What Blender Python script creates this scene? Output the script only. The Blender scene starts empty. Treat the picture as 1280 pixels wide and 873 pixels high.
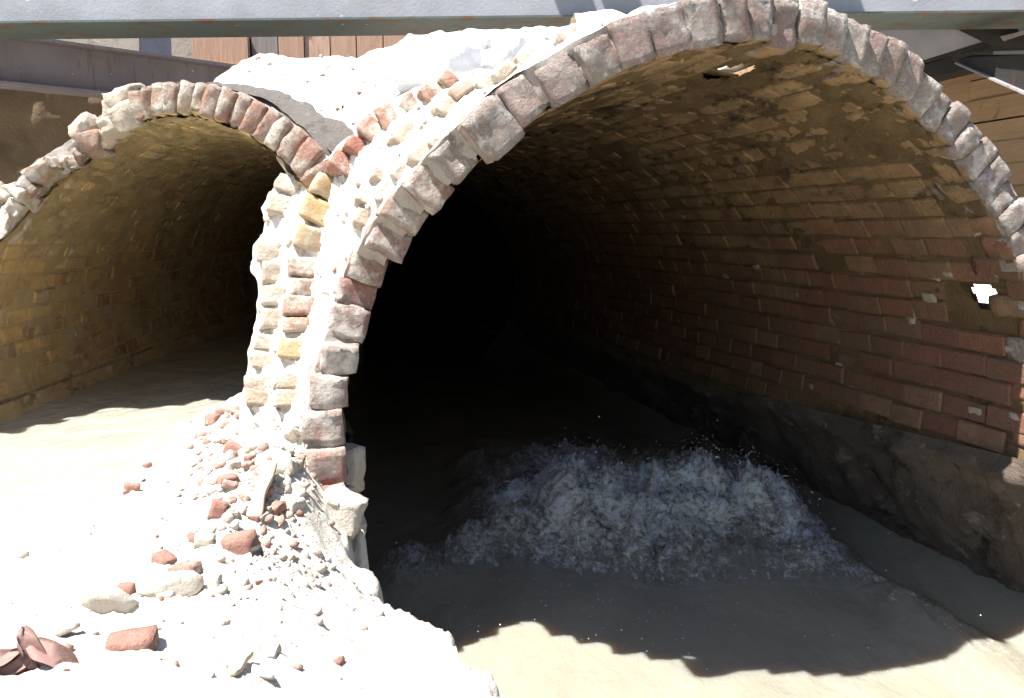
import bpy, math, random
import numpy as np
from mathutils import Vector, Matrix
rng = np.random.default_rng(7)
random.seed(7)
R_ = math.radians
scene = bpy.context.scene
COL = scene.collection

# ------------------------------------------------------------------ camera
CAM_H = 1.3; PITCH = 7.5; FPX = 1150.0
cam_d = bpy.data.cameras.new('camera'); cam_d.sensor_width = 36; cam_d.lens = 36*FPX/1280
cam_d.clip_start = .05; cam_d.clip_end = 500
cam = bpy.data.objects.new('camera', cam_d); COL.objects.link(cam)
cam.location = (0, 0, CAM_H); cam.rotation_euler = (R_(90-PITCH), 0, 0)
scene.camera = cam
# ------------------------------------------------------------------ light
SUN = Vector((.42, .20, -1.0)).normalized()          # direction the sunlight travels
elev = math.asin(-SUN.z); azim = math.atan2(-SUN.x, -SUN.y)
w = bpy.data.worlds.new('World'); scene.world = w; w.use_nodes = True
nt = w.node_tree; bg = nt.nodes['Background']
sky = nt.nodes.new('ShaderNodeTexSky'); sky.sky_type = 'NISHITA'; sky.sun_disc = False
sky.sun_elevation = elev; sky.sun_rotation = azim
nt.links.new(sky.outputs[0], bg.inputs[0]); bg.inputs[1].default_value = .065
sl = bpy.data.lights.new('sun', 'SUN'); sl.energy = 5.0; sl.angle = R_(.5); sl.color = (1, .97, .93)
sun = bpy.data.objects.new('sun', sl); COL.objects.link(sun)
sun.rotation_euler = SUN.to_track_quat('-Z', 'Y').to_euler()
scene.view_settings.view_transform = 'Standard'; scene.view_settings.look = 'None'
scene.view_settings.exposure = 1.72; scene.view_settings.gamma = 1
scene.cycles.max_bounces = 8; scene.cycles.diffuse_bounces = 6

# ------------------------------------------------------------------ maths helpers
_p = R_(PITCH)
FW = np.array([0, math.cos(_p), -math.sin(_p)]); UP = np.array([0, math.sin(_p), math.cos(_p)]); RT = np.array([1., 0, 0])
C0 = np.array([0, 0, CAM_H])
def proj(P):
    v = np.asarray(P, float)-C0; d = v @ FW
    return np.stack([640+FPX*(v @ RT)/d, 436.5-FPX*(v @ UP)/d, d], -1)
def ray(x, y):
    x = np.asarray(x, float); y = np.asarray(y, float)
    return FW+((x-640)/FPX)[..., None]*RT-((y-436.5)/FPX)[..., None]*UP
def at(x, y, d): return C0+ray(x, y)*np.asarray(d, float)[..., None]
def onz(x, y, z):
    r = ray(x, y); return C0+r*((z-CAM_H)/r[..., 2])[..., None]
def _h(ix, iy, iz, s):
    h = (ix*374761393+iy*668265263+iz*2147483647+s*1274126177) & 0xffffffff
    h = ((h ^ (h >> 13))*1274126177) & 0xffffffff
    h = ((h ^ (h >> 16))*2246822519) & 0xffffffff
    return ((h ^ (h >> 15)) & 0xffffff)/float(0xffffff)*2-1
def vnoise(P, s=0):
    P = np.asarray(P, float); i = np.floor(P).astype(np.int64); f = P-i; f = f*f*(3-2*f)
    x, y, z = i[..., 0], i[..., 1], i[..., 2]; fx, fy, fz = f[..., 0], f[..., 1], f[..., 2]
    def L(a, b, t): return a+(b-a)*t
    return L(L(L(_h(x, y, z, s), _h(x+1, y, z, s), fx), L(_h(x, y+1, z, s), _h(x+1, y+1, z, s), fx), fy),
             L(L(_h(x, y, z+1, s), _h(x+1, y, z+1, s), fx), L(_h(x, y+1, z+1, s), _h(x+1, y+1, z+1, s), fx), fy), fz)
def fbm(P, sc, oct=4, s=0, ridged=False, gain=.5):
    P = np.asarray(P, float)*sc; o = 0; a = 1; t = 0
    for k in range(oct):
        n = vnoise(P+k*17.3, s+k)
        o = o+a*((1-2*abs(n)) if ridged else n); t += a; a *= gain; P = P*2.03
    return o/t
def sm(a, b, x): t = np.clip((x-a)/(b-a), 0, 1); return t*t*(3-2*t)
def rbf(X, V, smooth=1e-3):
    X = np.asarray(X, float); V = np.asarray(V, float); n = len(X)
    D = np.linalg.norm(X[:, None]-X[None], axis=2)+np.eye(n)*smooth
    A = np.zeros((n+3, n+3)); A[:n, :n] = D; A[:n, n] = 1; A[:n, n+1:] = X; A[n, :n] = 1; A[n+1:, :n] = X.T
    c = np.linalg.solve(A, np.concatenate([V, [0, 0, 0]]))
    def f(Q):
        Q = np.asarray(Q, float); sh = Q.shape[:-1]; Q = Q.reshape(-1, 2); o = np.zeros(len(Q))
        for k in range(0, len(Q), 20000):
            q = Q[k:k+20000]
            o[k:k+20000] = np.linalg.norm(q[:, None]-X[None], axis=2) @ c[:n]+c[n]+q @ c[n+1:]
        return o.reshape(sh)
    return f
def inpoly(x, y, poly):
    c = np.zeros(x.shape, bool); n = len(poly)
    for i in range(n):
        x1, y1 = poly[i]; x2, y2 = poly[(i+1) % n]
        m = ((y1 > y) != (y2 > y)) & (x < (x2-x1)*(y-y1)/(y2-y1+1e-12)+x1); c ^= m
    return c

# ------------------------------------------------------------------ object helpers
def mesh(name, V, Fc, mat, smooth=False):
    me = bpy.data.meshes.new(name)
    V = np.asarray(V, np.float32)
    if isinstance(Fc, np.ndarray):
        n, k = Fc.shape
        me.vertices.add(len(V)); me.vertices.foreach_set('co', V.ravel())
        me.loops.add(n*k); me.loops.foreach_set('vertex_index', Fc.astype(np.int32).ravel())
        me.polygons.add(n); me.polygons.foreach_set('loop_start', np.arange(0, n*k, k, dtype=np.int32))
        me.update(calc_edges=True); me.validate()
    else:
        me.from_pydata(V.tolist(), [], [list(map(int, f)) for f in Fc]); me.update()
    if mat: me.materials.append(mat)
    if smooth: me.polygons.foreach_set('use_smooth', np.ones(len(me.polygons), bool))
    return me
def link(name, me, parent=None, loc=None, M=None, kind=None):
    o = bpy.data.objects.new(name, me); COL.objects.link(o)
    if parent: o.parent = parent
    if M is not None: o.matrix_world = M if not parent else M
    if parent and M is not None: o.matrix_parent_inverse = Matrix.Identity(4); o.matrix_basis = parent_inv(parent) @ M
    if loc is not None: o.location = loc
    if kind: o['kind'] = kind
    return o
def parent_inv(p): return Matrix.Translation(p.location).inverted()
def tag(o, label=None, cat=None, group=None, kind=None):
    if label: o['label'] = label
    if cat: o['category'] = cat
    if group: o['group'] = group
    if kind: o['kind'] = kind
    return o
def empty(name, loc, label, cat, group=None):
    o = bpy.data.objects.new(name, None); COL.objects.link(o); o.location = loc; o.empty_display_size = .1
    return tag(o, label, cat, group)
def part(name, V, Fc, mat, parent, smooth=False, kind=None):
    V = np.asarray(V, float)-np.array(parent.location)
    return link(name, mesh(name, V, Fc, mat, smooth), parent, kind=kind)
def grid_faces(n, m):
    i = np.arange((n-1)*(m-1)); a = (i//(m-1))*m+i % (m-1)
    return np.stack([a, a+1, a+m+1, a+m], 1)
def drop_unused(V, Fc):
    u, inv = np.unique(Fc.ravel(), return_inverse=True); return V[u], inv.reshape(Fc.shape)

# ------------------------------------------------------------------ materials
class N:
    def __init__(s, name):
        s.m = bpy.data.materials.new(name); s.m.use_nodes = True; s.t = s.m.node_tree
        s.b = s.t.nodes['Principled BSDF']; s.b.inputs['Specular IOR Level'].default_value = .25
        s.pos = s.t.nodes.new('ShaderNodeNewGeometry').outputs['Position']
    def n(s, typ, **kw):
        x = s.t.nodes.new(typ)
        for k, v in kw.items(): setattr(x, k, v)
        return x
    def set(s, sock, v):
        if isinstance(v, bpy.types.NodeSocket): s.t.links.new(v, sock)
        else:
            if sock.type == 'RGBA' and len(v) == 3: v = (*v, 1)
            sock.default_value = v
    def noise(s, sc, det=4, rough=.6, vec=None, dist=0, out=0):
        x = s.n('ShaderNodeTexNoise'); x.inputs['Scale'].default_value = sc; x.inputs['Detail'].default_value = det
        x.inputs['Roughness'].default_value = rough; x.inputs['Distortion'].default_value = dist
        s.set(x.inputs['Vector'], vec if vec is not None else s.pos); return x.outputs[out]
    def ramp(s, f, a, b, lo=0., hi=1.):
        x = s.n('ShaderNodeMapRange'); x.interpolation_type = 'SMOOTHSTEP'
        for k, v in zip(range(5), (f, a, b, lo, hi)): s.set(x.inputs[k], v)
        return x.outputs[0]
    def mix(s, f, a, b, mode='MIX'):
        x = s.n('ShaderNodeMix', data_type='RGBA', blend_type=mode)
        s.set(x.inputs[0], f); s.set(x.inputs[6], a); s.set(x.inputs[7], b); return x.outputs[2]
    def math(s, op, a, b=0.):
        x = s.n('ShaderNodeMath', operation=op); s.set(x.inputs[0], a); s.set(x.inputs[1], b); return x.outputs[0]
    def scaled(s, v):
        x = s.n('ShaderNodeMapping'); s.t.links.new(s.pos, x.inputs[0]); x.inputs['Scale'].default_value = v; return x.outputs[0]
    def sep(s):
        x = s.n('ShaderNodeSeparateXYZ'); s.t.links.new(s.pos, x.inputs[0]); return x.outputs
    def rand(s):
        o = s.n('ShaderNodeObjectInfo').outputs['Random']; g = s.n('ShaderNodeNewGeometry').outputs['Random Per Island']
        return s.math('FRACT', s.math('ADD', o, g))
    def bump(s, h, dist, strength=1., prev=None):
        x = s.n('ShaderNodeBump'); x.inputs['Strength'].default_value = strength; x.inputs['Distance'].default_value = dist
        s.set(x.inputs['Height'], h)
        if prev is not None: s.t.links.new(prev, x.inputs['Normal'])
        return x.outputs[0]
    def crust(s, col, high, soot=1.):                            # mineral crust and soot gathered over the crown
        zz = s.math('ADD', s.sep()[2], s.math('MULTIPLY', s.math('SUBTRACT', s.noise(3.5, 6, .7), .5), 1.5))
        v = s.scaled((1, .45, 1))
        hc = s.mix(s.ramp(s.noise(9, 9, .78, v), .36, .64), high, tuple(x*.5 for x in high))
        hc = s.mix(s.ramp(s.noise(6, 9, .8, v), .52, .62, 0, soot), hc, (.06, .042, .028))
        hc = s.mix(s.ramp(s.noise(21, 8, .8, v), .6, .68, 0, .8), hc, tuple(min(1, x*1.35+.05) for x in high))
        return s.mix(s.ramp(zz, 1.0, 1.6, 0, .9), col, hc)
    def done(s, col, rough=.9, nrm=None):
        s.set(s.b.inputs['Base Color'], col); s.set(s.b.inputs['Roughness'], rough)
        if nrm is not None: s.t.links.new(nrm, s.b.inputs['Normal'])
        return s.m

def brick_mat(name, a, b, c, crust, camt, stain, samt, bump=.004, csc=14, high=None, soot=1.):
    """a,b,c: brick tones; crust: lime/mortar coat; stain: soot or ochre"""
    m = N(name); r = m.rand()
    col = m.mix(m.ramp(r, .0, .6), a, b); col = m.mix(m.ramp(r, .7, .95), col, c)
    n1 = m.noise(30, 6, .7); col = m.mix(m.ramp(n1, .3, .75, 0, .55), col, tuple(x*.5 for x in a))
    st = m.noise(5, 8, .7, dist=.2); col = m.mix(m.ramp(st, .60-samt*.35, .80-samt*.2, 0, .85), col, stain)
    if high is not None: col = m.crust(col, high, soot)
    n2 = m.math('ADD', m.math('MULTIPLY', m.noise(csc, 8, .75), .65), m.math('MULTIPLY', m.noise(csc*.35, 3, .6), .35))
    cm = m.ramp(n2, .60-camt*.24, .70-camt*.16)
    crv = m.mix(m.ramp(m.noise(45, 5), .3, .7), crust, tuple(x*.68 for x in crust))
    col = m.mix(cm, col, crv)
    h = m.math('ADD', m.math('MULTIPLY', cm, .6), m.math('MULTIPLY', m.noise(90, 6, .7), .8))
    h = m.math('ADD', h, m.noise(22, 6, .65))
    return m.done(col, .92, m.bump(h, bump))
M = {}
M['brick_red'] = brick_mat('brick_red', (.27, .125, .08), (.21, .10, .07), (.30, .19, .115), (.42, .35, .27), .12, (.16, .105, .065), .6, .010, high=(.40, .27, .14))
M['brick_rim'] = brick_mat('brick_rim', (.31, .20, .175), (.28, .19, .175), (.30, .2, .16), (.53, .48, .44), .74, (.42, .36, .31), .7, .011, 22)
M['brick_leg'] = brick_mat('brick_leg', (.30, .14, .11), (.27, .15, .13), (.36, .25, .19), (.56, .5, .44), .8, (.45, .38, .3), .5, .010, 14)
M['brick_clean'] = brick_mat('brick_clean', (.38, .165, .115), (.34, .16, .12), (.38, .23, .16), (.62, .55, .46), .62, (.48, .38, .3), .25, .008, 14)
M['brick_ochre'] = brick_mat('brick_ochre', (.42, .25, .12), (.56, .36, .15), (.34, .2, .12), (.74, .62, .42), .46, (.66, .45, .17), .5, .012, high=(.80, .58, .29), soot=.25)
M['brick_left'] = brick_mat('brick_left', (.34, .18, .13), (.29, .17, .13), (.42, .31, .16), (.52, .47, .4), .72, (.4, .31, .22), .5, .010)

def crusty(name, base, c2, c3, dark, sc=6, bump=.01, high=None, soot=1.):
    m = N(name)
    v = m.scaled((1, .5, 1))
    col = m.mix(m.ramp(m.noise(sc, 7, .68, v, .1), .35, .65), base, c2)
    col = m.mix(m.ramp(m.noise(sc*1.9, 6, .7, v, .2), .56, .68), col, c3)
    col = m.mix(m.ramp(m.noise(sc*.8, 8, .72, v, .3), .54, .66, 0, .9), col, dark)
    if high is not None: col = m.crust(col, high, soot)
    h = m.math('ADD', m.noise(sc*4, 8, .75), m.math('MULTIPLY', m.noise(sc*16, 6, .75), .6))
    return m.done(col, .95, m.bump(h, bump))
M['mortar_in'] = crusty('mortar_inner', (.32, .21, .105), (.22, .14, .07), (.46, .36, .22), (.05, .034, .022), 6.5, .035, high=(.38, .26, .13))
M['mortar_left'] = crusty('mortar_ochre', (.78, .58, .31), (.66, .45, .21), (.82, .72, .54), (.3, .2, .09), 8, .03, high=(.82, .62, .32), soot=.25)
M['shell'] = crusty('mortar_shell', (.55, .5, .42), (.48, .43, .36), (.62, .58, .5), (.36, .31, .26), 9, .012)
M['rim_mortar'] = crusty('mortar_rim', (.56, .5, .45), (.48, .42, .37), (.62, .58, .52), (.22, .16, .12), 14, .012)
M['shell_shaded'] = crusty('mortar_shaded', (.27, .24, .215), (.22, .2, .18), (.34, .31, .28), (.14, .13, .12), 9, .03)  # mortar greyed down: shade on the left vault's back put into the colour
def lime(name, a, b, red, ramt, rnd=0):
    m = N(name)
    col = m.mix(m.ramp(m.noise(9, 6, .7), .35, .65), a, b)
    col = m.mix(m.ramp(m.noise(17, 8, .72, dist=.8), .66-ramt*.1, .74-ramt*.1, 0, .8), col, red)
    col = m.mix(m.ramp(m.noise(60, 4, .7), .62, .74, 0, .5), col, tuple(x*.45 for x in a))
    if rnd:
        r = m.rand(); col = m.mix(m.ramp(r, .72, .76, 0, .75), col, red); col = m.mix(m.ramp(r, .0, .3, .45, 0), col, (.4, .32, .22))
    h = m.math('ADD', m.noise(26, 8, .72), m.math('MULTIPLY', m.noise(110, 5, .7), .5))
    return m.done(col, .95, m.bump(h, .012))
M['lime'] = lime('lime_rubble', (.66, .6, .5), (.72, .68, .6), (.42, .24, .17), .3)
M['lime_patch'] = lime('lime_patch', (.36, .3, .23), (.42, .36, .29), (.3, .22, .16), .3)
M['bank'] = lime('bank_rubble', (.52, .475, .41), (.6, .56, .49), (.46, .33, .26), .15)
M['fill'] = lime('sand_fill', (.6, .55, .46), (.68, .63, .54), (.42, .36, .26), 0)
M['stone'] = lime('loose_stone', (.50, .43, .36), (.58, .52, .45), (.33, .19, .15), .7, 1)
M['stone_plain'] = lime('plain_stone', (.52, .46, .38), (.6, .54, .46), (.4, .25, .2), .6)
M['redstone'] = lime('red_fragment', (.30, .155, .12), (.34, .2, .155), (.55, .47, .4), 1.2)
M['footing'] = crusty('concrete_footing', (.30, .24, .185), (.2, .155, .12), (.5, .43, .34), (.05, .04, .032), 5.5, .04)
M['earth'] = crusty('earth_wall', (.21, .15, .09), (.15, .1, .06), (.23, .17, .11), (.09, .06, .035), 2.2, .02)
M['concrete'] = crusty('concrete_grey', (.36, .31, .26), (.3, .26, .22), (.4, .35, .3), (.22, .18, .15), 2.5, .005)

def steel(name, base, rust, amt, rough=.6, streak=True):
    m = N(name); v = m.scaled((3, 3, .35))
    n = m.noise(7, 8, .7, v if streak else None)
    col = m.mix(m.ramp(m.noise(3, 4, .6), .3, .7), base, tuple(x*.8 for x in base))
    col = m.mix(m.ramp(n, .68-amt*.4, .78-amt*.35), col, rust)
    col = m.mix(m.ramp(m.noise(60, 4, .6, m.scaled((1.5, 1.5, .25))), .68, .76, 0, .5), col, (.5, .5, .5))
    col = m.mix(m.ramp(m.noise(24, 2, .5), .73, .76, 0, .8), col, (.62, .58, .52))
    return m.done(col, rough, m.bump(m.noise(50, 6, .7), .002))
M['steel_lav'] = steel('steel_grey', (.35, .35, .375), (.36, .28, .22), .06)
M['steel_green'] = steel('steel_green', (.10, .125, .12), (.12, .07, .045), .42, .6, False)
M['steel_brown'] = steel('steel_brown', (.27, .24, .25), (.2, .14, .12), .35)
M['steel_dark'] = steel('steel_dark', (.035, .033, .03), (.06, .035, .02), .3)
def wood(name, a, b, vert):
    m = N(name); r = m.rand()
    v = m.scaled((14, 14, .8) if vert else (.8, .8, 16))
    col = m.mix(m.ramp(r, .1, .9), a, b)
    col = m.mix(m.ramp(m.noise(3, 6, .7, v, .6), .35, .7, 0, .6), col, tuple(x*.6 for x in a))
    col = m.mix(m.ramp(m.noise(6, 3, .5), .66, .73, 0, .7), col, tuple(x*.35 for x in a))
    return m.done(col, .8, m.bump(m.noise(8, 6, .7, v), .004))
M['wood_pink'] = wood('timber_pink', (.42, .26, .18), (.5, .34, .25), True)
M['wood_warm'] = wood('timber_warm', (.40, .27, .15), (.33, .21, .12), False)
M['wood_grey'] = wood('timber_grey', (.22, .19, .18), (.26, .22, .2), True)
def simple(name, c, rough=.7):
    m = N(name); return m.done(m.mix(m.ramp(m.noise(20, 5), .3, .7), c, tuple(x*.8 for x in c)), rough, m.bump(m.noise(60, 4), .002))
M['lath'] = simple('split_wood', (.5, .4, .28)); M['bark'] = simple('brown_debris', (.22, .13, .11), .6)
m = N('plastic_sheet'); m.b.inputs['Transmission Weight'].default_value = 0
tr = m.n('ShaderNodeBsdfTranslucent'); tr.inputs[0].default_value = (.75, .76, .78, 1)
mx = m.n('ShaderNodeMixShader'); mx.inputs[0].default_value = .35
m.done((.62, .63, .66), .3, m.bump(m.noise(9, 5, .55, dist=1.5), .02))
out = m.t.nodes['Material Output']; m.t.links.new(m.b.outputs[0], mx.inputs[1]); m.t.links.new(tr.outputs[0], mx.inputs[2]); m.t.links.new(mx.outputs[0], out.inputs[0])
M['plastic'] = m.m

def water_mat(name, base, foam=False, ripple=.02):
    m = N(name); b = m.b
    b.inputs['IOR'].default_value = 1.33; b.inputs['Specular IOR Level'].default_value = .5
    b.inputs['Subsurface Weight'].default_value = .7; b.inputs['Subsurface Radius'].default_value = (.14, .09, .045)
    b.inputs['Subsurface Scale'].default_value = 1.7
    v = m.scaled((1, .45, 1))
    col = m.mix(m.ramp(m.noise(2.5, 5, .6, v, 1.2), .35, .65), base, tuple(x*.86 for x in base))
    h = m.math('ADD', m.noise(5, 6, .55, v, 1.0), m.math('MULTIPLY', m.noise(19, 5, .6, v, 1.2), .35))
    rough = .12
    if foam:
        a = m.n('ShaderNodeAttribute', attribute_name='foam').outputs['Fac']
        n = m.noise(9, 8, .78, m.scaled((1.5, .6, 1)), 1.2); n2 = m.noise(38, 7, .8, m.scaled((1, .6, 1.6)), .6)
        k = m.math('ADD', a, m.math('ADD', m.math('MULTIPLY', m.math('SUBTRACT', n, .5), 2.0), m.math('MULTIPLY', m.math('SUBTRACT', n2, .5), 2.6)))
        fm = m.ramp(k, .50, 1.2, 0, 1)
        col = m.mix(fm, col, (.90, .86, .80)); rough = m.ramp(fm, 0, 1, .08, .45)
        h = m.math('ADD', h, m.math('MULTIPLY', m.math('ADD', m.noise(55, 8, .8, None, .5), m.math('MULTIPLY', fm, .4)), m.math('MULTIPLY', a, 2.2)))
    return m.done(col, rough, m.bump(h, ripple))
M['water'] = water_mat('muddy_water', (.27, .25, .195), True, .014)
M['water_left'] = water_mat('pale_muddy_water', (.36, .345, .28), False, .022)
m = N('spray'); m.b.inputs['Specular IOR Level'].default_value = .6
M['spray'] = m.done((.5, .5, .52), .15)

# ------------------------------------------------------------------ bricks
def chamfer_brick(rg, L=1, W=1, H=1, c=(.022, .06, .075), jit=.022):
    """24-vert chamfered block, unit size, centred"""
    V = []; idx = {}
    for sx in (-1, 1):
        for sy in (-1, 1):
            for sz in (-1, 1):
                j = rg.normal(0, jit, 3); k = rg.uniform(.7, 1.6)
                for ax in range(3):
                    p = np.array([sx*.5, sy*.5, sz*.5], float)
                    for q in range(3):
                        if q != ax: p[q] -= np.sign(p[q])*c[q]*k
                    p += j*np.array([.35, .8, 1.])
                    idx[(sx, sy, sz, ax)] = len(V); V.append(p)
    Fc = []
    for ax in range(3):
        o = [q for q in range(3) if q != ax]
        for s in (-1, 1):
            ring = []
            for a_, b_ in ((-1, -1), (1, -1), (1, 1), (-1, 1)):
                t = [0, 0, 0]; t[ax] = s; t[o[0]] = a_; t[o[1]] = b_; ring.append(idx[(*t, ax)])
            if (s > 0) == (ax == 1): ring = ring[::-1]
            Fc.append(ring)
    for ax in range(3):                                    # edges parallel to ax
        o = [q for q in range(3) if q != ax]
        for a_ in (-1, 1):
            for b_ in (-1, 1):
                t0 = [0, 0, 0]; t0[ax] = -1; t0[o[0]] = a_; t0[o[1]] = b_; t1 = list(t0); t1[ax] = 1
                Fc.append([idx[(*t0, o[0])], idx[(*t1, o[0])], idx[(*t1, o[1])], idx[(*t0, o[1])]])
    for sx in (-1, 1):
        for sy in (-1, 1):
            for sz in (-1, 1): Fc.append([idx[(sx, sy, sz, 0)], idx[(sx, sy, sz, 1)], idx[(sx, sy, sz, 2)]])
    return np.array(V), Fc
def fix_normals(me):
    import bmesh
    bm = bmesh.new(); bm.from_mesh(me); bmesh.ops.recalc_face_normals(bm, faces=bm.faces); bm.to_mesh(me); bm.free()
BR = []                                                     # shared brick shapes (x = length, y = width, z = course height)
for k in range(14): BR.append(chamfer_brick(rng))
def brick_meshes(mat):
    r = []
    for V, Fc in BR:
        me = mesh('brick', V, Fc, mat); fix_normals(me); r.append(me)
    return r
BM = {k: brick_meshes(M[k]) for k in ('brick_red', 'brick_ochre')}
def rough_block(nx, ny, nz, size, seed, amp=.006, round_=.14, chip=.25):
    """subdivided, rounded and chipped block"""
    V = []; key = {}; Fc = []
    n = (nx, ny, nz)
    def vid(i, j, k):
        t = (i, j, k)
        if t not in key: key[t] = len(V); V.append((i/nx-.5, j/ny-.5, k/nz-.5))
        return key[t]
    for ax in range(3):
        o = [(ax+1) % 3, (ax+2) % 3]
        for s in (0, n[ax]):
            for a_ in range(n[o[0]]):
                for b_ in range(n[o[1]]):
                    q = []
                    for da, db in ((0, 0), (1, 0), (1, 1), (0, 1)):
                        t = [0, 0, 0]; t[ax] = s; t[o[0]] = a_+da; t[o[1]] = b_+db; q.append(vid(*t))
                    Fc.append(q if s else q[::-1])
    V = np.array(V)*2
    r = np.abs(V)
    pw = 1/(((r**7).sum(1))**(1/7)); Vn = V*pw[:, None]        # superquadric-ish rounding
    V = V*(1-round_*4*(r.prod(1)[:, None]*.25)); V = V*.5+(Vn*.5-V*.5)*round_*3
    V = V*np.array(size)
    off = np.array([seed*3.7, seed*1.9, seed*.77])
    nv = np.stack([fbm(V+off+k*5, 16, 4, 3+k) for k in range(3)], 1)
    V = V+nv*amp*1.6
    n2 = fbm(V+off, 9, 2, 9); V = V*(1-chip*np.clip(n2-.25, 0, 1)[:, None]*.6)
    return V, np.array(Fc)

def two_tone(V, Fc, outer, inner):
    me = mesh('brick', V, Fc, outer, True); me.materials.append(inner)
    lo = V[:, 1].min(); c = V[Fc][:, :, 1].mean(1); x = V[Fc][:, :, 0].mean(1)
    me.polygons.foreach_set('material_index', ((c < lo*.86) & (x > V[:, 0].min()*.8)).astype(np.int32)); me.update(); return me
def ftop(u): return .61-.06*np.clip(u-2.5, 0, 2.2)
class Vault:
    def __init__(s, bx, zc, R, vp, ue):
        s.yaw = math.atan((vp-640)/1160.); s.a = np.array([math.sin(s.yaw), math.cos(s.yaw), 0]); s.b = np.array([math.cos(s.yaw), -math.sin(s.yaw), 0])
        s.bx, s.zc, s.R, s.ue, s.leg = bx, zc, R, ue, vp < 400
    def P(s, th, u, r):
        th = np.asarray(th, float); u = np.asarray(u, float); r = np.asarray(r, float)
        if s.leg: r = (r+.05*sm(R_(-72), R_(-92), th))/np.where(th < R_(-90), np.maximum(np.abs(np.sin(th)), .8), 1)
        return np.array([s.bx, 0, s.zc])+u[..., None]*s.a+(r*np.sin(th))[..., None]*s.b+(r*np.cos(th))[..., None]*np.array([0, 0, 1.])
    def frame(s, th):
        rad = math.sin(th)*s.b+math.cos(th)*np.array([0, 0, 1.]); tan = math.cos(th)*s.b-math.sin(th)*np.array([0, 0, 1.])
        return s.a, rad, tan
    def mat(s, th, u, r, dims, tilt=(0, 0, 0)):
        a, rad, tan = s.frame(th); p = s.P(th, u, r)
        Mx = Matrix(((a[0], rad[0], tan[0]), (a[1], rad[1], tan[1]), (a[2], rad[2], tan[2]))).to_4x4()
        from mathutils import Euler
        Mx = Mx @ Euler(tilt).to_matrix().to_4x4() @ Matrix.Diagonal((*dims, 1))
        Mx.translation = Vector(p); return Mx
def ueR(th):
    th = np.asarray(th, float)
    f = 3.03-.56*np.sin(th)-.64*np.cos(th)+.39*np.sin(2*th)
    g = 3.02+(th+R_(72))*.45
    k = sm(R_(-62), R_(-76), th)
    return f*(1-k)+g*k
_tl = np.radians([-130, -112, -90, -75, -63, -52, -45, -36, -26, -15, -8, 0, 20, 40, 60, 90, 130])
_ul = [3.3, 3.3, 3.35, 3.6, 3.92, 4.02, 4.03, 4.08, 4.07, 3.9, 3.76, 3.64, 3.36, 3.1, 2.95, 2.9, 2.9]
def ueL(th): return np.interp(th, _tl, _ul)
VR = Vault(1.19, .76, .99, 371, ueR)
VL = Vault(-1.232, .852, .877, 600, ueL)
HOLES = [(R_(71.0), 2.74, .06, .045), (R_(4.5), 2.82, .13, .05)]     # th, u, half u, half arc
HOLES_OUT = [(R_(71.0), 2.85, .12, .075), (R_(7.5), 3.12, .36, .12)]
SKIP = HOLES+[(R_(8), 3.06, .30, .05)]

def shell(v, th0, th1, r, umax, amp, seed, holes=(), dth=1.3, du=.022, front=0., grow=1.022, cull=None, lump=None):
    th = np.radians(np.arange(th0, th1+.01, dth)); us = [0.]; d = du
    while us[-1] < umax: us.append(us[-1]+d); d *= grow
    us = np.array(us); T, S = np.meshgrid(th, us, indexing='ij')
    fr_ = front(T) if callable(front) else front
    U = v.ue(T)+fr_+S*(umax-v.ue(T)-fr_)/us[-1]
    P = v.P(T, U, np.full(T.shape, r))
    n = fbm(P*np.array([1, .55, 1]), 7, 5, seed, gain=.6)+.5*fbm(P, 30, 3, seed+9)
    rr = r+amp*n
    if lump is not None: rr = rr+lump(T, U, P)
    P = v.P(T, U, rr)
    Fc = grid_faces(*T.shape)
    tc = T.ravel()[Fc].mean(1); uc = U.ravel()[Fc].mean(1)
    keep = np.ones(len(Fc), bool)
    for ht, hu, a_, b_ in holes: keep &= ((uc-hu)/a_)**2+((tc-ht)*r/b_)**2 > 1
    V = P.reshape(-1, 3)
    if v.leg: cz = V[Fc].mean(1); keep &= ~((tc > 1.5) & (cz[:, 2] < ftop(uc)-.03))
    if cull is not None: keep &= ~cull(V[Fc].mean(1))
    return drop_unused(V, Fc[keep])
def annulus(v, th0, th1, ra, rb, nr, front, amp, seed, dth=.8, cull=None):
    th = np.radians(np.arange(th0, th1+.01, dth)); rs = np.linspace(ra, rb, nr)
    T, Rr = np.meshgrid(th, rs, indexing='ij')
    P = v.P(T, v.ue(T)+front, Rr)
    n = fbm(P, 28, 4, seed)
    P = v.P(T, v.ue(T)+front+amp*n, Rr+(amp*.5*fbm(P, 22, 3, seed+5)))
    Fc = grid_faces(*T.shape); V = P.reshape(-1, 3)
    if cull is not None: return drop_unused(V, Fc[~cull(V[Fc].mean(1))])
    return V, Fc

def visible_score(v, th, u, L, Wd, r):
    """projected area in photograph pixels of the inward face, 0 if facing away or outside the frame"""
    p = v.P(th, u, r); g = proj(p)
    if g[2] < .3 or not (-20 < g[0] < 1300 and -20 < g[1] < 880): return 0
    rad = v.frame(th)[1]; vd = p-C0; dist = np.linalg.norm(vd); f = (vd/dist) @ rad
    if f <= 0.02: return 0
    return L*Wd*f*(FPX/g[2])**2

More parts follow.
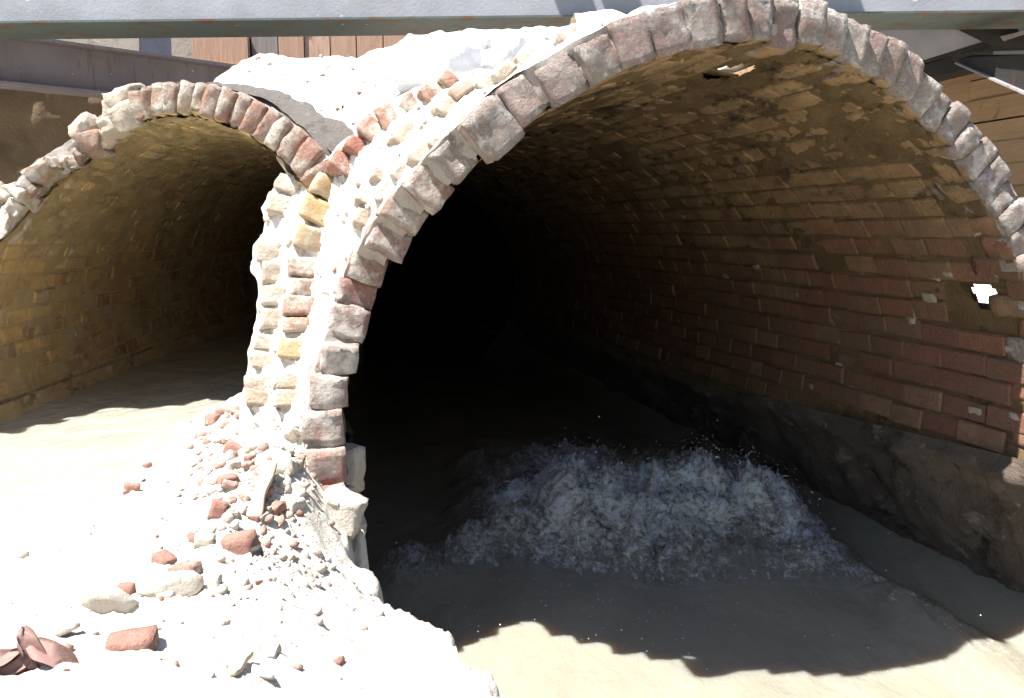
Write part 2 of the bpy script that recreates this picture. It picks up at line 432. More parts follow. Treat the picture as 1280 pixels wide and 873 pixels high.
def lay_bricks(v, th_a, th_b, course, umax, root, mats, stuffmat, nparts, L0=.205, radial=.1, th_rim_pitch=None, holes=(), cull=None, hidden=lambda th, u: False, skip=.0, proud=.001):
    """running bond on the inside of a vault"""
    cand = []
    dth = course/v.R; k = 0; th = th_a
    while th < th_b:
        u = float(v.ue(th))+(.11 if k % 2 else .2)+rng.uniform(-.02, .02)
        wav = rng.normal(0, .0025)
        if th < -.6 and v is VR: u += .3
        while u < umax:
            L = L0*rng.uniform(.86, 1.08)
            if rng.random() < .06: L *= .55
            uc = u+L/2
            ok = rng.random() > skip
            if v.leg and th > 1.5 and v.zc+v.R*math.cos(th) < ftop(uc)+.02: ok = False
            for ht, hu, a_, b_ in holes:
                if abs(uc-hu) < a_+L*.42 and abs(th-ht)*v.R < b_+course*.35: ok = False
            if ok and cull is not None and cull(v.P(th, uc, v.R)[None])[0]: ok = False
            if ok:
                cand.append([th+wav+rng.normal(0, .0018), uc, L-.006, course-.006+rng.normal(0, .0015), rng.normal(0, .003)-proud, rng.normal(0, .009, 3)*np.array([1, .7, .6]), int(rng.integers(14)),
                             0 if hidden(th, uc) else visible_score(v, th, uc, L, course, v.R)])
            u += L
        th += dth; k += 1
    cand.sort(key=lambda c: -c[7])
    vs = []; fs = []; off = 0; nf = 0
    for i, (t, uc, L, H, dr, tl, bi, sc) in enumerate(cand):
        Mx = v.mat(t, uc, v.R+radial/2+dr, (L, radial, H), tl)
        if i < nparts and sc > 0:
            link('brick', mats[bi], root, M=Mx)
        else:
            V, Fc = BR[bi]; A = np.array(Mx)
            vs.append(V @ A[:3, :3].T+A[:3, 3]); fs += [[q+off for q in f] for f in Fc]; off += len(V)
    V = np.concatenate(vs)
    me = mesh('brick_courses', V-np.array(root.location), fs, stuffmat); fix_normals(me)
    link('brick_courses', me, root, kind='stuff')
    return len(cand)

# ================================================================== RIGHT VAULT
rv = empty('brick_vault', (.65, 2.33, 0), 'large broken brick barrel vault on the right over churning dark water', 'vault')
M['brick_vaultmix'] = None
def lumpR(T, U, P):
    up = sm(R_(62), R_(30), abs(T))                    # old plaster clings to the crown
    n = fbm(P*np.array([1, .45, 1]), 9, 4, 31)
    n2 = fbm(P*np.array([1, .4, 1]), 26, 4, 33)
    n3 = fbm(P, 60, 3, 35)
    return -up*(.003+.022*np.clip(n, 0, 1)+.014*n2+.006*n3)-(1-up)*.012*np.clip(n-.2, 0, 1)
UMAX = 9.4
V_, F_ = shell(VR, -103, 110, VR.R+.006, UMAX, .006, 5, HOLES, dth=.7, du=.016, grow=1.018, front=.03, lump=lumpR)
part('mortar_bed', V_, F_, M['mortar_in'], rv, True)
V_, F_ = shell(VR, -103, 101, VR.R+.115, UMAX+.3, .02, 8, HOLES_OUT, front=lambda T: .035+.3*sm(R_(-6), R_(-16), T), dth=1.6, du=.04)
part('outer_shell', V_, F_, M['shell'], rv, True)
V_, F_ = annulus(VR, -103, 101, VR.R+.02, VR.R+.110, 9, .020, .014, 14)
part('broken_edge', V_, F_, M['rim_mortar'], rv, True)
# rim bricks, one by one
NR = 0
th = R_(-104)
while th < R_(99):
    big = th < R_(-14)
    w_ = (.088 if big else .070)*rng.uniform(.88, 1.12); dt = w_/(VR.R+.03)
    tc = th+dt/2
    L = .2 if NR % 2 else .12
    jut = R_(-49) < th < R_(-44)
    if jut: w_ *= 1.25; dt = w_/(VR.R+.03); tc = th+dt/2
    rad_ = .108*(rng.uniform(.92, 1.08) if big else rng.uniform(.96, 1.05))
    prot = rng.uniform(-.008, .024) if big else rng.uniform(-.002, .014)
    if jut: prot, rad_ = .07, .125
    V_, F_ = rough_block(7, 6, 5, (L, rad_, w_+.002), NR+1, .007 if big else .010, .035 if big else .03, .35)
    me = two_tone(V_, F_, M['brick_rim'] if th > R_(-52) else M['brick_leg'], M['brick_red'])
    link('brick', me, rv, M=VR.mat(tc, float(ueR(tc))-prot+L/2, VR.R+rad_/2+rng.uniform(-.006, .008)-(.022 if jut else 0), (1, 1, 1), rng.normal(0, .035 if big else .02, 3)))
    th += dt+.0005; NR += 1
nb = lay_bricks(VR, R_(-102), R_(109), .0785, UMAX-.1, rv, BM['brick_red'], M['brick_red'], 300-NR-24, holes=SKIP,
                hidden=lambda th, u: th < R_(-12) or (proj(VR.P(th, u, VR.R))[0] < 640 and u > 4))
for k in range(26):
    if k < 12:
        px, py, w_ = [(1164, 345, 20), (1185, 345, 14), (1160, 372, 16), (1220, 350, 14), (1137, 395, 16), (1218, 515, 16), (1140, 400, 12), (1255, 437, 12), (828, 300, 16), (905, 345, 14), (1205, 336, 12), (1270, 520, 16)][k]
    else: px, py, w_ = rng.uniform(820, 1270), rng.uniform(170, 530), rng.uniform(5, 12)
    r__ = ray(np.array(float(px)), np.array(float(py))); o_ = C0-np.array([VR.bx, 0, VR.zc]); ob, oz = o_ @ VR.b, o_[2]; rb_, rz_ = r__ @ VR.b, r__[2]
    A_ = rb_**2+rz_**2; B_ = ob*rb_+oz*rz_; t__ = (-B_+math.sqrt(B_*B_-A_*(ob*ob+oz*oz-VR.R**2)))/A_; pp = C0+r__*t__; uu = (pp-np.array([VR.bx, 0, 0])) @ VR.a; tt = math.atan2((pp-np.array([VR.bx, 0, 0])) @ VR.b, pp[2]-VR.zc)
    s_ = w_*t__/FPX
    if uu < float(ueR(tt))+.06: continue
    V_, F_ = rough_block(4, 2, 4, (s_*1.5, .012, s_*rng.uniform(.35, .9)), 700+k, .008, .12, .8)
    link('mortar_patch', mesh('mortar_patch', V_, F_, M['lime_patch'], True), rv, M=VR.mat(tt, uu, VR.R+.005, (1, 1, 1), (0, rng.uniform(-.15, .15), 0)))
# concrete footing below the bricks
def ftop_(u): return .61-.06*np.clip(u-2.5, 0, 2.2)
us_ = np.concatenate([[-1.2], np.arange(-.9, 2.5, .05), 2.5+.024*np.arange(70), 4.2+np.arange(0, 5.4, .07)]); zs_ = np.arange(.62, -.12, -.018)
U_, Z_ = np.meshgrid(us_, zs_, indexing='ij')
for s_ in (1, -1):
    t_ = np.clip((.60-Z_)/.5, 0, 1.3)
    B_ = VR.R*.965+.22*t_ if s_ > 0 else VR.R+.02+.05*t_
    if s_ < 0: U_ = np.maximum(U_, 3.9)
    Zz = -.12+(Z_+.12)/.74*(ftop_(U_)+.12)
    P_ = np.array([VR.bx, 0, 0])+U_[..., None]*VR.a+(s_*B_)[..., None]*VR.b+Zz[..., None]*np.array([0, 0, 1.])
    nb_ = .05*fbm(P_, 4, 4, 60)+.035*fbm(P_, 12, 4, 66, gain=.6)+.012*fbm(P_, 40, 3, 67)
    nb_ = nb_*sm(0, .12, t_)-.035*sm(0, .05, t_)*sm(.3, .1, t_)
    P_ = P_+(s_*nb_)[..., None]*VR.b
    F_ = grid_faces(*U_.shape)
    part('concrete_footing', P_.reshape(-1, 3), F_ if s_ > 0 else F_[:, ::-1], M['footing'], rv, True)
# tunnel head far inside, near-black colour stands in for the unlit depth
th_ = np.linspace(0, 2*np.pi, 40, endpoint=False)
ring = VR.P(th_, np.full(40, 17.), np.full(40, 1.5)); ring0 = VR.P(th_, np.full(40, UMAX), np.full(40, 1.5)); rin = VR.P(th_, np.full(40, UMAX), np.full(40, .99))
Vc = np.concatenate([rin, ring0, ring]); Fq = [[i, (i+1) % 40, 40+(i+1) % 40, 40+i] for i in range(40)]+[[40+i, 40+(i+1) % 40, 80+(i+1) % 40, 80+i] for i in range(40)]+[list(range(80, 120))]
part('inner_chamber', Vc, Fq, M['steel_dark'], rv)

# ------------------------------------------------------------------ patches: traced outlines set at their own distances
def patch(poly, ctrl, step, amp, seed, jit=2.5, nsc=9, skirt=(0, .4, -.12), lumpy=0.):
    poly = np.array(poly, float)
    x0, y0 = poly.min(0)-step; x1, y1 = poly.max(0)+step
    xs = np.arange(x0, x1, step); ys = np.arange(y0, y1, step)
    X, Y = np.meshgrid(xs, ys, indexing='ij')
    f = rbf([(c[0]/100, c[1]/100) for c in ctrl], [c[2] for c in ctrl], .02)
    D = f(np.stack([X, Y], -1)/100)
    P = at(X, Y, D)
    jx = jit*fbm(P, 12, 3, seed+3); jy = jit*fbm(P, 12, 3, seed+4)
    ins = inpoly(X+jx, Y+jy, poly)
    n = fbm(P, nsc, 5, seed, gain=.55)+(.45 if lumpy else 0)*fbm(P, 42, 4, seed+50, ridged=True, gain=.6)
    if lumpy:
        n = n+lumpy*np.clip(fbm(P, nsc*1.3, 2, seed+11), -.1, 1)
    P = at(X, Y, D-amp*n)+np.stack([amp*.4*fbm(P, nsc*2, 3, seed+20+k) for k in range(3)], -1)
    Fc = grid_faces(*X.shape); I = ins.ravel()
    Fc = Fc[I[Fc].all(1)]
    V, Fc = drop_unused(P.reshape(-1, 3), Fc)
    # skirt
    from collections import Counter
    E = np.concatenate([Fc[:, [k, (k+1) % 4]] for k in range(4)])
    es = Counter(map(lambda e: (min(e), max(e)), E.tolist()))
    be = [e for e in E.tolist() if es[(min(e), max(e))] == 1]
    bv = sorted({q for e in be for q in e}); mp = {}
    nbr = {q: [] for q in bv}
    for a_, b_ in be: nbr[a_].append(b_); nbr[b_].append(a_)
    for _ in range(3):
        new = {q: V[q]*.4+V[nbr[q]].mean(0)*.6 for q in bv}
        for q in bv: V[q] = new[q]
    VV = [V]
    base = len(V)
    b1 = V[bv]+np.array(skirt)*.25; b2 = V[bv]+np.array(skirt)
    for i, q in enumerate(bv): mp[q] = base+i
    for arr in (b1, b2):
        q_ = arr-np.array([VR.bx, 0, VR.zc]); lb = q_ @ VR.b; lz = q_[:, 2]; rr_ = np.hypot(lb, lz)+1e-9; k_ = np.where((rr_ < VR.R+.06) & (rr_ > .3), (VR.R+.06)/rr_, 1)
        arr += ((k_-1)*lb)[:, None]*VR.b; arr[:, 2] += (k_-1)*lz
    nb_ = len(bv)
    F2 = [[a_, mp[a_], mp[b_], b_] for a_, b_ in be]+[[mp[a_], mp[a_]+nb_, mp[b_]+nb_, mp[b_]] for a_, b_ in be]
    return np.concatenate([V, b1, b2]), np.concatenate([Fc, np.array(F2)]), f

midring = [VR.P(t, float(ueR(t))+.035, VR.R+.05) for t in np.radians(np.arange(-112, -3, 4))]
mid_px = proj(np.array(midring))
hpoly = [tuple(q[:2]) for q in mid_px]+[(868, 1), (840, 2), (820, 6), (795, 14), (770, 15), (750, 25), (722, 35), (700, 50), (660, 68), (625, 80), (590, 88), (555, 98), (520, 108), (492, 124), (462, 148), (434, 172), (412, 193), (377, 210), (354, 220), (336, 240), (322, 262), (330, 276), (316, 303), (314, 342), (323, 352), (318, 392), (312, 432), (308, 470), (298, 505), (296, 560), (360, 620), (440, 620)]
hctrl = [(q[0], q[1], q[2]) for q in mid_px]+[(868, 1, 2.3), (820, 6, 2.33), (770, 15, 2.4), (722, 35, 2.5), (660, 68, 2.65), (590, 88, 2.78), (520, 108, 2.9), (462, 148, 2.98), (412, 193, 3.05), (354, 220, 3.2), (322, 262, 3.2), (316, 303, 3.15), (314, 342, 3.1), (318, 392, 3.05), (312, 432, 3.0), (308, 470, 2.95), (298, 505, 2.9),
        (370, 440, 2.86), (380, 360, 2.93), (395, 290, 2.96), (430, 220, 2.9), (480, 160, 2.84), (550, 115, 2.75),
        (430, 300, 2.86), (480, 225, 2.7), (550, 160, 2.6), (640, 105, 2.5), (296, 560, 2.85), (360, 620, 2.65), (440, 620, 2.75), (400, 560, 2.78)]
V_, F_, hdepth = patch(hpoly, hctrl, 2.6, .035, 70, lumpy=.6)
part('haunch_masonry', V_, F_, M['lime'], rv, True)
# bricks of the second ring left standing in the haunch
sec = [(398, 268, 42, 30, 25, 'y'), (388, 300, 44, 30, 18, 'y'), (381, 338, 40, 24, 6, 'r'), (378, 363, 40, 23, 4, 'r'), (374, 388, 40, 24, 3, 'r'), (371, 411, 38, 19, 3, 'r'), (405, 240, 40, 26, 30, 'y'),
       (428, 213, 40, 24, 34, 'r'), (447, 191, 40, 22, 38, 'r'), (464, 171, 38, 22, 48, 'r'), (484, 152, 36, 22, 62, 'r'), (538, 119, 30, 22, 50, 'r'), (510, 134, 26, 18, 60, 'r'), (366, 440, 34, 24, 4, 'y'),
       (340, 345, 30, 26, 2, 'l'), (342, 374, 30, 24, 2, 'l'), (338, 315, 30, 26, 4, 'l'), (339, 404, 30, 24, 2, 'l'), (350, 262, 34, 26, 14, 'l'), (362, 236, 32, 22, 20, 'l'), (560, 104, 22, 16, 40, 'r')]
for yy in range(228, 520, 23):
    xl = np.interp(yy, [220, 262, 303, 392, 470, 520], [352, 326, 320, 322, 312, 304]); k_ = int(np.argmin(abs(mid_px[:, 1]-yy)+1e3*(mid_px[:, 0] > 640))); xr = mid_px[k_, 0]-34
    x_ = xl+16+rng.uniform(-4, 8)
    while x_ < xr-8:
        if all(abs(x_-q[0]) > 30 or abs(yy-q[1]) > 19 for q in sec) and rng.random() < .82:
            sec.append((x_, yy+rng.uniform(-3, 3), rng.uniform(26, 38), rng.uniform(18, 24), np.interp(yy, [228, 330, 500], [34, 14, 0])+rng.normal(0, 5), 'l'))
        x_ += rng.uniform(33, 42)
for t_ in np.linspace(0, 1, 13):                        # upper haunch, following the ring
    cx = 440+t_*300; cy = np.interp(cx, [440, 480, 550, 640, 740], [262, 212, 160, 105, 52])
    for off_ in (-14, 14):
        if rng.random() < .8: sec.append((cx+off_*.8+rng.uniform(-4, 4), cy+off_+rng.uniform(-4, 4), rng.uniform(22, 34), rng.uniform(15, 20), -38+rng.normal(0, 8), 'l'))
M['brick_yellow'] = brick_mat('brick_yellow', (.5, .34, .16), (.46, .33, .18), (.42, .3, .2), (.6, .54, .44), .45, (.5, .36, .2), .3, .005)
M['brick_limed'] = brick_mat('brick_limed', (.46, .33, .25), (.55, .46, .36), (.5, .38, .28), (.64, .58, .49), .75, (.52, .42, .32), .4, .008)
for i, (px, py, wpx, hpx, ang, kind) in enumerate(sec):
    d = float(hdepth(np.array([px/100, py/100])))-(.022 if i < 21 else .006)
    p = at(px, py, d); s_ = d/FPX
    V_, F_ = rough_block(6, 5, 5, (wpx*s_*1.05, .12, hpx*s_*1.06), 200+i, .007, .045, .3)
    me = mesh('brick', V_, F_, M[{'y': 'brick_yellow', 'r': 'brick_clean', 'l': 'brick_limed'}[kind]], True)
    Mx = Matrix.Rotation(R_(rng.normal(-12, 4)), 4, 'X') @ Matrix.Rotation(R_(ang), 4, 'Y') ; Mx = Matrix.Rotation(R_(rng.normal(8, 6)), 4, 'Z') @ Mx
    Mx.translation = Vector(p+np.array([0, .046, 0])); link('brick', me, rv, M=Mx)

# ================================================================== LEFT VAULT
lv = empty('brick_vault', (-1.3, 3.7, .4), 'smaller ochre-stained broken brick vault on the left behind the central pier', 'vault')
def inR(P):                                             # inside the outer face of the right vault
    q = P-np.array([VR.bx, 0, VR.zc]); return (np.hypot(q @ VR.b, q[:, 2]) < VR.R+.1) & (P[:, 1] > 2.2)
def lumpL(T, U, P):
    up = sm(R_(-78), R_(-45), T)
    n = fbm(P*np.array([1, .5, 1]), 8, 5, 41)
    n2 = fbm(P*np.array([1, .5, 1]), 24, 4, 43)
    n3 = fbm(P, 60, 3, 45)
    return -.002-up*(.004+.034*np.clip(n, 0, 1)+.014*n2+.008*n3)
UML = 9.
V_, F_ = shell(VL, -125, 120, VL.R+.005, UML, .008, 6, (), dth=.8, du=.018, grow=1.018, front=.03, lump=lumpL, cull=inR)
part('mortar_bed', V_, F_, M['mortar_left'], lv, True)
V_, F_ = shell(VL, -125, 120, VL.R+.13, UML+.2, .02, 18, (), front=.07, dth=1.5, du=.03, cull=inR)
part('outer_shell', V_, F_, M['shell_shaded'], lv, True)
V_, F_ = annulus(VL, -120, 75, VL.R+.01, VL.R+.122, 12, .028, .02, 24, cull=inR)
part('broken_edge', V_, F_, M['rim_mortar'], lv, True)
th = R_(-13); nl = 0
while th < R_(72):
    w_ = .060*rng.uniform(.85, 1.15); dt = w_/(VL.R+.03); tc = th+dt/2
    if inR(VL.P(tc, float(ueL(tc))+.1, VL.R)[None])[0]: th += dt; continue
    V_, F_ = rough_block(6, 6, 4, (.14, .118, w_-.003), 400+nl, .009, .07, .3)
    me = two_tone(V_, F_, M['brick_left'], M['brick_ochre'])
    link('brick', me, lv, M=VL.mat(tc, float(ueL(tc))+.07-rng.uniform(0, .02), VL.R+.062, (1, 1, 1), rng.normal(0, .05, 3))); th += dt+.005; nl += 1
tc_ = np.radians(np.arange(-6, 84, .9)); kk = np.linspace(0, 1, 12); T_, K_ = np.meshgrid(tc_, kk, indexing='ij')
wd_ = .035+.12*sm(R_(5), R_(62), T_); Rr_ = VL.R+.075+K_*(wd_+.03); P_ = VL.P(T_, ueL(T_)+.035+.12*K_, Rr_)
P_ = P_+np.stack([.02*fbm(P_, 14, 4, 240+k) for k in range(3)], -1)+.008*fbm(P_*np.array([1, 1, 3]), 40, 3, 245)[..., None]
V_ = P_.reshape(-1, 3); F_ = grid_faces(*T_.shape)
part('mortar_cap', *drop_unused(V_, F_[~inR(V_[F_].mean(1))]), M['shell_shaded'], lv, True)
# broken shoulder of the left vault: stepped, mortar-caked stones
th = R_(-78)
while th < R_(-12):
    w_ = rng.uniform(.05, .12); tc = th+w_/2
    for q in range(2 if rng.random() < .45 else 1):
        sz = (rng.uniform(.1, .2), rng.uniform(.06, .10), w_*rng.uniform(.95, 1.2))
        V_, F_ = rough_block(6, 6, 6, sz, 500+nl, .016, .06, .5)
        me = mesh('brick', V_, F_, M['brick_limed'] if rng.random() < .7 else M['brick_left'], True)
        link('brick', me, lv, M=VL.mat(tc, float(ueL(tc))+.04+rng.uniform(-.09, .04)+q*.06, VL.R+.035+q*.085, (1, 1, 1), rng.normal(0, .16, 3))); nl += 1
    th += w_/VL.R
lay_bricks(VL, R_(-116), R_(80), .0745, UML-.1, lv, BM['brick_ochre'], M['brick_ochre'], 300-nl, cull=inR, hidden=lambda th, u: th > R_(10), skip=.012, proud=.0)
def footL(T, U, P): return -.035+.03*fbm(P, 9, 4, 80)-.02*np.clip(fbm(P, 26, 2, 81), 0, 1)
V_, F_ = shell(VL, -140, -110, VL.R, UML, .02, 85, (), dth=.9, du=.02, lump=footL)
part('concrete_footing', V_, F_, M['mortar_left'], lv, True)
T_, K_ = np.meshgrid(np.linspace(0, 2*np.pi, 73), np.linspace(0, 1.1, 20), indexing='ij'); V_ = VL.P(T_, UML+.1+0*T_, K_).reshape(-1, 3); F_ = grid_faces(*T_.shape)
part('tunnel_head', *drop_unused(V_, F_[~inR(V_[F_].mean(1))]), M['mortar_in'], lv)

# ================================================================== GROUND, BANKS, WATER
def struct(name, V, Fc, mat, smooth=True, kind='structure'):
    return link(name, mesh(name, V, Fc, mat, smooth), kind=kind)
def quadsheet(x0, x1, y0, y1, z): return np.array([(x0, y0, z), (x1, y0, z), (x1, y1, z), (x0, y1, z)]), np.array([[0, 1, 2, 3]])
struct('ground', *quadsheet(-60, 60, -60, 60, -.7), M['earth'])

# rubble bank: height field
edge_px = [(438, 560, 2.85), (452, 640, 2.6), (458, 692, 2.36), (505, 742, 2.12), (580, 778, 1.9), (622, 822, 1.7), (632, 880, 1.52)]
EDGE = [tuple(at(x, y, d)) for x, y, d in edge_px]
ctl = [tuple(q) for q in EDGE]
for px, py, z in [(300, 500, .5), (270, 505, .5), (225, 552, .5), (170, 605, .5), (110, 655, .5), (40, 688, .5), (-40, 700, .5),
                  (310, 540, .62), (350, 560, .72), (300, 620, .64), (380, 620, .62), (250, 660, .6), (180, 700, .57), (330, 700, .6), (400, 700, .5), (100, 740, .58), (200, 780, .62), (300, 800, .6), (450, 780, .5), (520, 830, .48), (60, 830, .66), (0, 760, .57), (200, 850, .66), (400, 860, .55)]:
    ctl.append(tuple(onz(px, py, z)))
ctl += [(-3.2, 2.0, .38), (-2.6, 2.9, .38), (-2.0, 3.6, .36), (-1.6, 4.3, .34), (-1.2, 4.8, .4), (-.8, 4.2, .6), (-.85, 3.5, .68), (-3, .5, .6), (-1.5, .3, .66), (0, .3, .5), (.1, -1, .45), (-2, -2, .6), (-4, -2, .6), (-4, 1, .45)]
fz = rbf([(c[0], c[1]) for c in ctl], [c[2] for c in ctl], .02)
epts = np.array([(0.2, -4), (.12, -1), (.03, .8)]+[(e[0], e[1]) for e in EDGE[::-1]]+[(-.66, 3.2), (-.76, 3.6), (-.9, 4.2), (-1.1, 6)])
def edge_dist(x, y):                                    # >0 to the right of the bank's edge
    ex = np.interp(y, epts[:, 1], epts[:, 0]); P = np.stack([x, y, 0*x], -1)
    return x-ex+.06*fbm(P, 6, 4, 90)+.03*fbm(P, 22, 3, 92)
def bank_z(x, y):
    P = np.stack([x, y, 0*x], -1)
    z = fz(np.stack([x, y], -1))
    z = z+.022*fbm(P, 5, 4, 95)+.016*fbm(P, 19, 4, 97, gain=.6)+.022*np.clip(fbm(P, 9, 3, 98), -.05, .5)+.012*fbm(P, 34, 4, 99, ridged=True, gain=.6)*sm(-.5, .4, fbm(P, 3, 2, 100))
    z = z+.02*np.floor(3*fbm(P, 7, 2, 102))/3*sm(-.3, .3, fbm(P, 4, 2, 103))
    d = edge_dist(x, y)
    return z-sm(-.03, .06, d)*.75-.03*sm(-.14, -.02, d)
xs = np.concatenate([np.arange(-4.5, -2.2, .06), np.arange(-2.2, .35, .0068)]); ys = np.concatenate([np.arange(-3, 1., .06), np.arange(1., 4.0, .0068), np.arange(4.0, 4.4, .02), np.arange(4.4, 5.2, .05)])
X, Y = np.meshgrid(xs, ys, indexing='ij')
V_ = np.stack([X, Y, bank_z(X, Y)], -1).reshape(-1, 3); F_ = grid_faces(*X.shape)
zc_ = V_[F_][:, :, 2].mean(1); keep = zc_ > -.3
struct('rubble_bank', *drop_unused(V_, F_[keep][:, ::-1]), M['bank'])

# fill heaped over the vaults
fpoly = [(236, 101), (262, 104), (276, 92), (300, 76), (326, 63), (345, 68), (372, 72), (410, 69), (450, 68), (478, 60), (498, 52), (510, 39), (528, 45), (545, 40), (620, 37), (700, 30), (735, 24), (760, 30), (700, 80), (600, 110), (520, 130), (450, 190), (385, 230), (340, 200), (400, 172), (432, 165), (400, 158), (370, 150), (330, 128), (290, 108)]
fctl = [(236, 101, 4.2), (276, 92, 4.3), (326, 63, 4.5), (410, 69, 4.5), (480, 60, 4.3), (520, 40, 4.2), (620, 37, 3.9), (700, 30, 3.5), (760, 30, 3.0), (700, 80, 2.85), (600, 110, 2.9), (520, 130, 3.0), (450, 190, 3.1), (385, 230, 3.35), (340, 200, 3.5), (432, 165, 3.3), (400, 158, 3.6), (370, 148, 3.75), (330, 128, 3.95), (290, 108, 4.15), (450, 110, 3.8), (550, 85, 3.4), (380, 105, 4.15)]
V_, F_, fdepth = patch(fpoly, fctl, 2.4, .045, 120, nsc=7, lumpy=.7, jit=4)
struct('sand_fill', V_, F_, M['fill'])
# sunlit spoil to the right of the vault, seen through the gaps
xs = np.arange(1.0, 4.2, .06); ys = np.arange(2.9, 9, .08); X, Y = np.meshgrid(xs, ys, indexing='ij')
P_ = np.stack([X, Y, 0*X], -1)
Z = .75+.55*sm(2.0, 3.2, X)*sm(3.2, 5.5, Y)+.05*fbm(P_, 3, 4, 130)+.03*fbm(P_, 11, 3, 131)
qx = (X-VR.bx)*VR.b[0]+Y*VR.b[1]
F_ = grid_faces(*X.shape)[:, ::-1]; F_ = F_[(qx.ravel()[F_] > VR.R+.16).all(1)]
struct('spoil_bank', *drop_unused(np.stack([X, Y, Z], -1).reshape(-1, 3), F_), M['fill'])

xs = np.arange(.25, 1.30, .03); ys = np.arange(3.1, 5.2, .04); X, Y = np.meshgrid(xs, ys, indexing='ij'); P_ = np.stack([X, Y, 0*X], -1)
qx = (X-VR.bx)*VR.b[0]+Y*VR.b[1]; zt = VR.zc+np.sqrt(np.maximum((VR.R+.08)**2-qx**2, .05))
Z = np.maximum(zt, 1.80+.36*sm(3.1, 3.9, Y)*sm(1.34, 1.1, X+.06*fbm(P_, 4, 2, 134))+.03*fbm(P_, 8, 4, 133))
struct('sand_heap', np.stack([X, Y, Z], -1).reshape(-1, 3), grid_faces(*X.shape)[:, ::-1], M['fill'])
# water: left channel
def water_mesh(x0, x1, y0, y1, st, z, amp, seed, mask=None):
    xs = np.arange(x0, x1, st); ys = np.arange(y0, y1, st); X, Y = np.meshgrid(xs, ys, indexing='ij')
    P_ = np.stack([X, Y*.5, 0*X], -1); Z = z+amp*fbm(P_, 3, 4, seed)+amp*.3*fbm(P_, 11, 3, seed+4)
    V = np.stack([X, Y, Z], -1).reshape(-1, 3); Fc = grid_faces(*X.shape)[:, ::-1]
    if mask is not None: Fc = Fc[mask(V[Fc].mean(1))]
    return drop_unused(V, Fc)
def lmask(P):
    ok = (edge_dist(P[:, 0], P[:, 1]) < -.65+.25*sm(2.9, 3.3, P[:, 1])) & (bank_z(P[:, 0], P[:, 1]) < .53)
    return (ok | (P[:, 1] > 4.1)) & ~inR(P+np.array([0, 0, 0]))
V_, F_ = water_mesh(-7, 0, 1.4, 9, .03, .5, .012, 140, lmask)
struct('channel_water', V_, F_, M['water_left'])
# water: right channel with the broken standing wave
xs = np.concatenate([np.arange(-1.9, -.62, .03), np.arange(-.62, 1.5, .0055), np.arange(1.5, 2.6, .02)]); ys = np.concatenate([np.arange(1.2, 3.0, .025), np.arange(3.0, 4.5, .0055), np.arange(4.5, 5.6, .012), np.arange(5.6, 11, .06)])
X, Y = np.meshgrid(xs, ys, indexing='ij'); P_ = np.stack([X, Y, 0*X], -1)
def bump_(cx, cy, sx, sy, X=None, Y=None): return np.exp(-((X-cx)/sx)**2-((Y-cy)/sy)**2)
wx = .10*fbm(P_, 3.5, 3, 151); wy = .12*fbm(P_, 3.5, 3, 152)
Xw = X+wx; Yw = Y+wy
front = 3.25+.10*np.sin(Xw*3.1+.6)+.05*np.sin(Xw*8)+.3*sm(.3, -.3, Xw)+.25*sm(1.05, 1.5, Xw)
brk = .8+.45*sm(-.35, .35, fbm(P_, 3.2, 3, 190)); inx = sm(-.34, -.12, Xw)*sm(1.42, 1.12, Xw)
env = brk*inx*sm(-.04, .13, Yw-front)*sm(2.6, .8, Yw-front); envf = (.25+.75*brk)*sm(-.34, -.14, Xw)*sm(1.45, 1.15, Xw)*sm(-.09, .0, Yw-front)*sm(2.6, .8, Yw-front)
crest = .23*bump_(.85, 3.72, .36, .22, Xw, Yw)+.19*bump_(.18, 3.72, .34, .24, Xw, Yw)+.10*bump_(1.12, 3.62, .16, .16, Xw, Yw)+.11*bump_(.2, 4.5, .45, .45, Xw, Yw)+.07*bump_(.8, 4.6, .4, .4, Xw, Yw)
blob = bump_(-.36, 3.38, .13, .24, Xw, Yw)
strk = sm(.14, .0, abs(Xw-1.28-.22*(3.3-Yw)))*sm(2.2, 2.7, Yw)*sm(4, 3.4, Yw)
foam = np.clip(envf*(.55+.55*np.clip(crest*6, 0, 1))+blob*.9+strk*.42, 0, 1)
WP = P_+.05*np.stack([fbm(P_, 6, 3, 181), fbm(P_, 6, 3, 182), 0*X], -1)+.015*np.stack([fbm(P_, 22, 3, 183), fbm(P_, 22, 3, 184), 0*X], -1)
rg = fbm(WP, 6, 6, 160, ridged=True, gain=.66)
fine = fbm(WP*np.array([1.7, .55, 1]), 26, 4, 163, ridged=True, gain=.7)
Z = .12*sm(.95, 1.35, (X-VR.bx)*VR.b[0]+Y*VR.b[1])*sm(2.0, 2.8, Y)+.014*fbm(P_*np.array([1, .5, 1]), 3, 4, 155)+.004*fbm(WP*np.array([1, .45, 1]), 12, 3, 157)+env*(.03+crest*1.05+.075*(rg+.1)+.35*crest*fbm(WP, 8, 4, 161))+blob*(.07+.06*rg)+strk*.03*(1+rg)
Z = Z+foam*(.026*fine+.012*fbm(WP, 70, 3, 168, ridged=True))
sh = .05*foam
V_ = np.stack([X+sh*fbm(WP, 10, 4, 171), Y+sh*fbm(WP, 10, 4, 172)-.12*env*np.clip(crest*5, 0, 1), Z], -1)
me = mesh('water', V_.reshape(-1, 3), grid_faces(*X.shape)[:, ::-1], M['water'], True)
at_ = me.attributes.new('foam', 'FLOAT', 'POINT'); at_.data.foreach_set('value', foam.ravel().astype(np.float32))
link('water', me, kind='structure')
WAVE = V_.reshape(-1, 3).copy(); WFOAM = foam.ravel().copy(); WH = Z.ravel().copy()
struct('water', *quadsheet(-30, 30, -30, 30, -.03), M['water_left'])['kind'] = 'structure'

